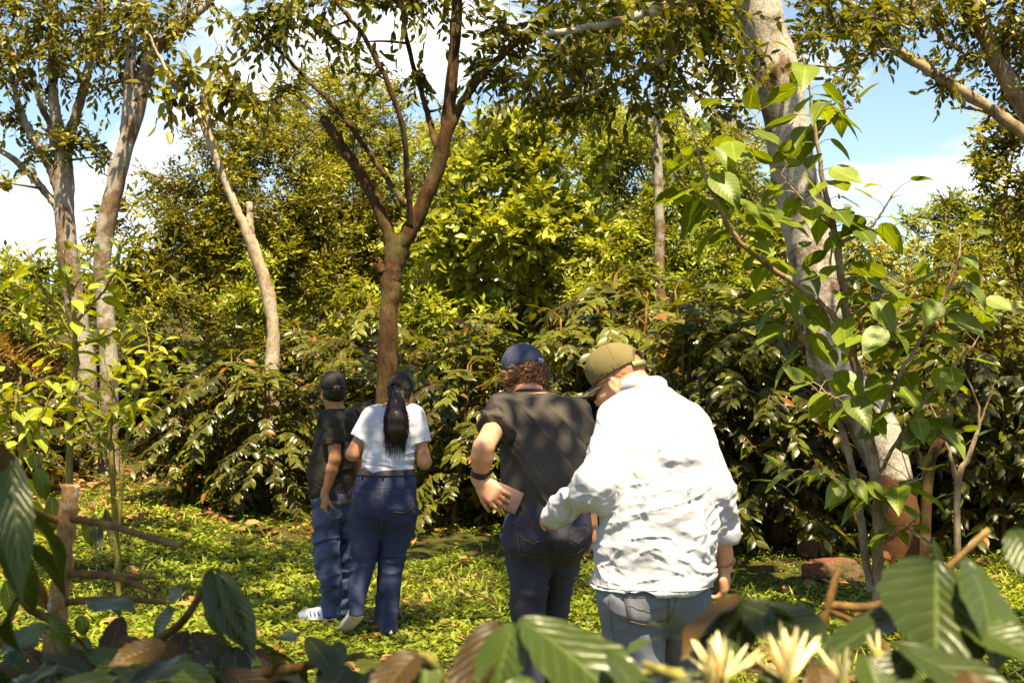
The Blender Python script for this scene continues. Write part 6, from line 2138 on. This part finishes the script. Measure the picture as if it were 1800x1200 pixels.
# ------------------------------------------------------------------ coffee branches close to the camera
def hero_blade(seed, arch=.25, fold=.18, wave=.02, quilt=.012, wid=.2):
    t = np.linspace(0, 1, 21)
    w = wid * np.sin(np.pi * np.clip(t, 0, 1) ** .85) ** .8
    w = w * (1 - .55 * smooth01(.72, 1.0, t) * (t < 1))
    w = w * (1 + .05 * np.sin(t * 40 + seed))
    w[0], w[-1] = .006, 0
    return blade(list(t), list(w), 9, fold, arch, wave, quilt)
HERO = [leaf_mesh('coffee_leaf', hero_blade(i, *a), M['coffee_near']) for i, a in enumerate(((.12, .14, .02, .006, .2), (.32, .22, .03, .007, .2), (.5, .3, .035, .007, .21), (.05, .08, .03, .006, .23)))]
BRONZE = [leaf_mesh('coffee_leaf_bronze', hero_blade(i + 9, *a), M['coffee_bronze']) for i, a in enumerate(((.2, .2, .03, .007, .2), (.45, .3, .03, .007, .2)))]

def near_leaf(root, b, t, db, dt, wpx, face=(0, -.6, .8), var=0, bronze=False):
    """leaf from pixel b to pixel t; wpx: its full width in photo pixels when seen square on"""
    p, q = at(b[0], b[1], db), at(t[0], t[1], dt)
    ln = float(np.linalg.norm(q - p))
    wf = (wpx * .5 * (db + dt) / FPX) / (ln * .4)
    me = (BRONZE[var % 2] if bronze else HERO[var % 4])
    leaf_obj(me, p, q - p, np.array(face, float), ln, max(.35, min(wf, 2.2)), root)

def near_stem(root, rows, r_mat='twig', name='branch', sides=10, n=20, lump=.14):
    acc = Acc()
    p = np.array([(*at(a, b, d), r) for a, b, d, r in rows])
    s = spline(p, n)
    acc.tube(s[:, :3], s[:, 3], sides, lump, rows[0][0])
    return put(name, acc.mesh(name, [M[r_mat]]), root)

def plant(px, d, label):
    x = at(px, 640, d)[0]
    return empty('coffee_plant', (x, d, ghs(x, d)), label, 'coffee plant', 'coffee plants close to the camera')

def foreground():
    rng = np.random.default_rng(81)
    # --- left plant with the sawn stem
    R = plant(90, 2.6, 'coffee plant with a sawn lichen-spotted stem and bare side shoots at lower left')
    x0 = R.location.x
    base = (x0 - .02, 2.6, R.location.z - .05)
    acc = Acc()
    st = [(*base, .032)] + [(*at(a, b, 2.6), r) for a, b, r in ((88, 1210, .026), (100, 1110, .026), (108, 1010, .0255), (116, 930, .0245), (122, 880, .024), (124, 852, .026))]
    s = spline(np.array(st) * (1, 1, 1, .74), 40)
    nodes = 1 + .16 * np.maximum(0, np.sin(np.linspace(0, 26, 40))) ** 6
    acc.tube(s[:, :3], s[:, 3] * nodes, 14, .16, 3)
    put('stem', acc.mesh('stem', [M['bark_lichen']]), R)
    near_stem(R, [(128, 912, 2.58, .009), (180, 920, 2.5, .0075), (250, 940, 2.4, .0068), (310, 958, 2.3, .0062), (328, 950, 2.28, .004)])
    near_stem(R, [(118, 1008, 2.6, .008), (190, 1012, 2.5, .007), (240, 1028, 2.45, .006), (274, 1043, 2.4, .004)])
    near_stem(R, [(180, 1011, 2.52, .006), (230, 1012, 2.55, .005), (272, 1014, 2.6, .004)])
    near_stem(R, [(118, 1058, 2.6, .008), (200, 1052, 2.55, .007), (290, 1058, 2.5, .006)])
    near_stem(R, [(96, 1160, 2.6, .012), (40, 1145, 2.5, .011), (-20, 1120, 2.4, .009)])
    near_stem(R, [(105, 915, 2.6, .009), (70, 905, 2.55, .007), (30, 880, 2.5, .006)])
    near_stem(R, [(120, 1150, 2.6, .011), (190, 1155, 2.3, .009), (300, 1110, 2.0, .007), (370, 1020, 1.8, .005)])
    near_stem(R, [(100, 1090, 2.6, .009), (60, 1075, 2.5, .008), (30, 1050, 2.4, .005)])
    near_stem(R, [(-40, 820, 1.6, .006), (-10, 850, 1.5, .005), (20, 880, 1.45, .004)])
    hang = (0, -.85, .5)
    for (b, t, db, dt, w, fc, va, bz) in [
        ((18, 800), (40, 1020), 1.45, 1.35, 62, (.4, -.9, .3), 1, False),
        ((0, 930), (75, 1080), 1.5, 1.5, 50, (.3, -.8, .4), 2, False),
        ((55, 960), (118, 1010), 1.8, 1.9, 34, (-.2, -.3, .9), 1, False),
        ((45, 905), (140, 960), 1.7, 1.8, 44, (0, -.15, 1), 2, False),
        ((40, 1000), (85, 1075), 1.8, 1.8, 34, (.3, -.9, .2), 0, True),
        ((10, 780), (-20, 830), 1.4, 1.4, 50, (.2, -.7, .6), 1, True),
        ((365, 1005), (420, 1135), 1.8, 1.72, 54, (-.2, -.9, .45), 1, False),
        ((375, 1000), (352, 1120), 1.8, 1.75, 42, (-.6, -.8, .3), 2, False),
        ((380, 1000), (465, 1130), 1.8, 1.72, 46, (.6, -.75, .3), 1, False),
        ((370, 1000), (415, 1010), 1.8, 1.85, 20, (0, -.3, .9), 1, True),
        ((310, 1070), (245, 1115), 1.9, 1.9, 46, (0, -.5, .8), 2, False),
        ((320, 1050), (292, 1035), 1.9, 1.95, 30, (0, -.8, .4), 0, False),
        ((215, 1085), (175, 1185), 2.0, 1.9, 46, (.3, -.9, .4), 1, True),
        ((245, 1130), (235, 1200), 1.9, 1.85, 60, (.2, -.8, .6), 0, False),
        ((330, 1110), (270, 1190), 1.9, 1.8, 50, (-.2, -.7, .7), 1, True),
        ((360, 1130), (440, 1180), 1.8, 1.75, 46, (0, -.4, .9), 2, False),
        ((410, 1120), (500, 1110), 1.9, 2.0, 44, (0, -.3, .9), 2, False),
        ((150, 1120), (120, 1180), 2.1, 2.0, 44, (0, -.8, .5), 1, False),
        ((60, 1100), (20, 1170), 2.0, 1.9, 44, (.1, -.7, .6), 0, False),
        ((100, 1130), (170, 1200), 1.9, 1.8, 46, (.2, -.6, .7), 1, True),
        ((20, 1160), (70, 1230), 1.8, 1.8, 52, (0, -.5, .8), 0, False),
        ((300, 1160), (380, 1215), 1.7, 1.6, 54, (0, -.6, .8), 1, False),
        ((430, 1140), (420, 1215), 1.8, 1.7, 46, (-.3, -.8, .4), 0, False),
        ((520, 1130), (480, 1090), 2.0, 2.1, 34, (0, -.4, .9), 1, False),
        ((470, 1150), (560, 1150), 1.9, 2.0, 40, (0, -.3, .9), 2, False),
        ((540, 1120), (600, 1190), 1.9, 1.8, 46, (.2, -.8, .5), 0, False),
        ((600, 1130), (560, 1200), 1.9, 1.8, 50, (-.2, -.8, .5), 1, False),
        ((90, 870), (96, 940), 3.0, 3.0, 30, (.5, -.7, .6), 0, False),
        ((150, 905), (158, 965), 3.1, 3.1, 24, (-.3, -.8, .5), 0, False),
        ((165, 905), (178, 965), 3.1, 3.0, 22, (.5, -.7, .5), 1, False),
        ((185, 895), (200, 945), 3.1, 3.0, 18, (.6, -.6, .4), 0, True),
        ((60, 795), (66, 830), 3.3, 3.3, 26, (.1, -.8, .6), 0, False),
        ((65, 820), (85, 880), 3.2, 3.2, 30, (.3, -.8, .5), 1, False),
        ((10, 1020), (25, 1090), 3.0, 3.0, 30, (.2, -.7, .6), 0, False),
        ((190, 1040), (215, 1085), 3.0, 3.0, 22, (.3, -.6, .7), 0, False),
        ((140, 1080), (150, 1120), 2.9, 2.9, 26, (0, -.5, .8), 1, False),
    ]:
        near_leaf(R, b, t, db, dt, w, fc, va, bz)
    # filling leaves deep in the dark lower left
    for i in range(125):
        px, py = rng.uniform(-40, 640), 1218 - abs(rng.normal(0, 58))
        if px > 470: py = 1222 - abs(rng.normal(0, 24))
        d = rng.uniform(1.5, 2.3)
        a = rng.uniform(-2.6, 2.6) + math.pi / 2
        ln = rng.uniform(70, 120) * 1.9 / d
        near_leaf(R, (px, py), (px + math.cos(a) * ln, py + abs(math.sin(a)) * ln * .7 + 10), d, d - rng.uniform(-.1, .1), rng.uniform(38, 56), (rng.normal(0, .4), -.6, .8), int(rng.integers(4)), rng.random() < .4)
    near_stem(R, [(120, 1230, 2.4, .012), (300, 1200, 1.9, .01), (480, 1180, 1.9, .008), (640, 1150, 1.95, .005)])

    # --- middle plant
    R = plant(930, 1.15, 'coffee plant with large glossy leaves along the bottom edge in the middle')
    near_stem(R, [(900, 2600, 1.15, .012), (850, 1500, 1.12, .009), (790, 1250, 1.08, .006), (760, 1165, 1.05, .004), (735, 1150, 1.05, .003)], 'greenstem')
    near_stem(R, [(850, 1500, 1.12, .007), (1000, 1290, 1.05, .006), (1120, 1190, 1.0, .0045), (1200, 1180, .98, .003)], 'greenstem')
    for (b, t, db, dt, w, fc, va, bz) in [
        ((915, 1090), (1180, 1240), 1.05, .95, 170, (.25, -.5, .85), 1, False),
        ((905, 1095), (845, 1235), 1.05, 1.0, 110, (-.5, -.75, .45), 1, False),
        ((880, 1095), (775, 1225), 1.08, 1.0, 95, (-.35, -.5, .8), 1, True),
        ((735, 1148), (640, 1215), 1.05, 1.0, 84, (-.2, -.5, .85), 1, True),
        ((745, 1155), (750, 1225), 1.06, 1.02, 60, (.2, -.7, .7), 0, False),
        ((700, 1150), (690, 1220), 1.1, 1.05, 60, (.1, -.7, .7), 1, True),
        ((1060, 1145), (1190, 1230), 1.0, .9, 70, (.3, -.2, .9), 2, False),
        ((1090, 1165), (1150, 1090), 1.02, 1.06, 30, (-.7, -.6, .3), 1, False),
        ((1140, 1098), (1165, 1092), 1.06, 1.1, 12, (0, -.6, .7), 0, False),
        ((820, 1180), (800, 1250), 1.1, 1.05, 70, (.1, -.6, .8), 1, True),
        ((1010, 1190), (960, 1280), 1.0, .95, 90, (0, -.6, .8), 0, False),
        ((930, 1190), (900, 1290), 1.0, .95, 90, (0, -.6, .8), 2, False),
        ((610, 1170), (560, 1225), 1.3, 1.25, 60, (0, -.6, .8), 1, False),
        ((680, 1180), (620, 1240), 1.2, 1.15, 66, (0, -.5, .8), 2, False),
    ]:
        near_leaf(R, b, t, db, dt, w, fc, va, bz)

    # --- right plant, in flower
    R = plant(1400, 1.1, 'flowering coffee plant with cream star-shaped blossom at lower right')
    near_stem(R, [(1480, 2600, 1.1, .013), (1450, 1600, 1.05, .010), (1400, 1300, .98, .007), (1330, 1230, .96, .006), (1200, 1190, .95, .005), (1130, 1165, .95, .003)], 'greenstem')
    near_stem(R, [(1450, 1600, 1.05, .009), (1560, 1300, 1.0, .007), (1650, 1180, 1.05, .005), (1700, 1100, 1.1, .004)], 'greenstem')
    near_stem(R, [(1440, 1110, 1.5, .0055), (1458, 1055, 1.5, .0055), (1468, 1020, 1.5, .005), (1478, 1000, 1.5, .004)], 'twig')
    near_stem(R, [(1640, 1290, 1.45, .008), (1540, 1120, 1.5, .006), (1450, 1066, 1.5, .005), (1530, 1066, 1.5, .0055), (1620, 1035, 1.5, .005), (1680, 985, 1.5, .0045), (1738, 930, 1.5, .004)], 'twig', n=34)
    for (b, t, db, dt, w, fc, va, bz) in [
        ((1300, 1050), (1185, 1110), 1.2, 1.1, 60, (-.5, -.4, .75), 0, True),
        ((1300, 1052), (1215, 1140), 1.2, 1.1, 66, (-.5, -.7, .4), 1, False),
        ((1290, 1042), (1350, 1065), 1.2, 1.25, 44, (.2, -.2, .9), 0, False),
        ((1320, 1060), (1290, 1150), 1.2, 1.15, 60, (-.2, -.8, .5), 1, False),
        ((1300, 1060), (1470, 1130), 1.2, 1.1, 90, (.1, -.7, .6), 3, False),
        ((1345, 1065), (1450, 1090), 1.15, 1.2, 60, (.2, -.3, .9), 2, False),
        ((1620, 1060), (1430, 1140), 1.1, 1.0, 64, (-.1, -.55, .8), 0, False),
        ((1645, 985), (1650, 1190), 1.1, 1.0, 190, (.2, -.8, .55), 3, False),
        ((1700, 985), (1800, 1150), 1.1, 1.0, 130, (.5, -.7, .5), 1, False),
        ((1570, 1135), (1830, 1215), 1.0, .9, 110, (.1, -.4, .9), 1, False),
        ((1600, 1150), (1500, 1230), 1.0, .95, 84, (-.2, -.6, .75), 1, False),
        ((1520, 1150), (1560, 1240), 1.0, .95, 70, (.1, -.7, .65), 0, False),
        ((1650, 1010), (1645, 945), 1.45, 1.45, 26, (.3, -.9, .1), 0, False),
        ((1780, 930), (1830, 1010), 1.1, 1.05, 70, (-.3, -.7, .6), 1, False),
        ((1690, 1100), (1840, 1120), 1.05, 1.0, 90, (.1, -.5, .85), 2, False),
        ((1480, 1120), (1600, 1110), 1.15, 1.2, 60, (0, -.4, .9), 2, False),
        ((1240, 1130), (1330, 1150), 1.1, 1.1, 50, (0, -.5, .8), 1, False),
        ((1340, 1180), (1400, 1260), .95, .92, 80, (0, -.6, .8), 0, False),
        ((1230, 1180), (1190, 1260), .95, .92, 80, (0, -.6, .8), 1, False),
        ((1700, 1180), (1760, 1270), .95, .9, 100, (.2, -.6, .8), 0, True),
        ((1620, 1200), (1600, 1290), .95, .9, 100, (0, -.6, .8), 2, False),
        ((1440, 1170), (1470, 1260), 1., .95, 80, (0, -.6, .8), 1, True),
    ]:
        near_leaf(R, b, t, db, dt, w, fc, va, bz)
    # blossom: bunches of narrow petals opening upward
    petal = blade([0, .1, .3, .55, .8, .93, 1], [.02, .05, .07, .085, .06, .03, 0], 5, .5, -.12)
    pm = leaf_mesh('petal', petal, M['petal'])
    for (cx, cy, d, n, spread, ln) in ((1268, 1200, .95, 24, 1.1, .036), (1388, 1200, .94, 26, 1.1, .038), (1482, 1204, .96, 9, .8, .028), (1250, 1205, .94, 6, .9, .026), (1545, 1160, 1.0, 4, .6, .02)):
        c = at(cx, cy, d)
        fl = empty('flower', (0, 0, 0))
        fl.parent = R
        fl.location = Vector(c) - R.location
        ac = Acc()
        ac.tube(np.array([c + (0, 0, -.022), c, c + (0, 0, .008)]), [.003, .006, .004], 8)
        put('calyx', ac.mesh('calyx', [M['greenstem']]), fl)
        for i in range(n):
            a = rng.uniform(0, 6.28)
            e = spread * rng.uniform(.1, 1.0)
            dr = np.array((math.cos(a) * e, math.sin(a) * e, 1.0 - .45 * e))
            leaf_obj(pm, c + unit(dr) * .004, dr, -np.array((math.cos(a), math.sin(a), -.4)) + rng.normal(0, .2, 3), ln * rng.uniform(.6, 1.15), rng.uniform(.6, 1.0), fl, 'petal')
M['bark_lichen'] = bark_mat('bark_lichen', (0.12, 0.065, 0.02), (0.33, 0.20, 0.08), (0.40, 0.36, 0.30), 26, .6, .9, (.55, .68), .005)
m_, nt_, b_ = nmat('petal')
b_.inputs['Base Color'].default_value = (.80, .66, .33, 1)
b_.inputs['Roughness'].default_value = .5
b_.inputs['Subsurface Weight'].default_value = .25
b_.inputs['Subsurface Radius'].default_value = (.01, .008, .004)
M['petal'] = m_
foreground()


def shade_spots(targets, z):
    """leafy masses at height about z whose shade falls on the targets (x, y, height, radius, sprays)"""
    out = []
    for j, (x, y, h, r, n) in enumerate(targets):
        t = (z + .35 * (j % 3) - h) / SUNV.z
        out.append((x + SUNV.x * t, y + SUNV.y * t, z + .35 * (j % 3), r, n))
    return out
overhead_tree(-4.6, .6, 7.6, shade_spots([(-.85, 7.9, 1.2, .8, 60), (-1.45, 8.6, .9, .55, 26), (-3.2, 11.2, 0, 1.1, 90), (-1.7, 10.8, 0, 1.0, 80), (-2.6, 9.6, 0, .8, 56), (-2.4, 6.6, 0, .6, 34), (-1.0, 1.9, 1.2, 1.0, 100), (-.3, 1.9, 1.0, .6, 44), (-.7, 2.6, 1.1, .6, 40), (-2.4, 9.2, 0, .6, 24), (-3.6, 7.6, 0, .6, 24)], 6.8), 92, 'unseen shade tree added outside the picture on the left to dapple the light')
overhead_tree(4.8, 1.2, 7.8, shade_spots([(2.2, 11.0, .5, .9, 46), (3.6, 10.6, .5, 1.1, 60), (4.8, 11.2, .8, 1.1, 56), (1.4, 8.6, 0, 1.0, 80), (2.6, 8.4, .2, .9, 60), (.3, 9.6, 0, .9, 70), (-.3, 10.9, 0, .8, 50), (3.2, 8.0, 1.0, .6, 22), (2.0, 6.4, 0, .7, 34)], 7.0), 91, 'unseen shade tree added outside the picture on the right to dapple the light')
overhead_tree(-3.0, -1.4, 7.8, shade_spots([(.12, 5.3, .55, .45, 20), (1.45, 1.3, 1.1, .3, 12), (-.2, 6.5, 0, .6, 40), (.6, 7.2, 0, .7, 50)], 6.9), 93, 'unseen shade tree added behind the photographer to dapple the light')
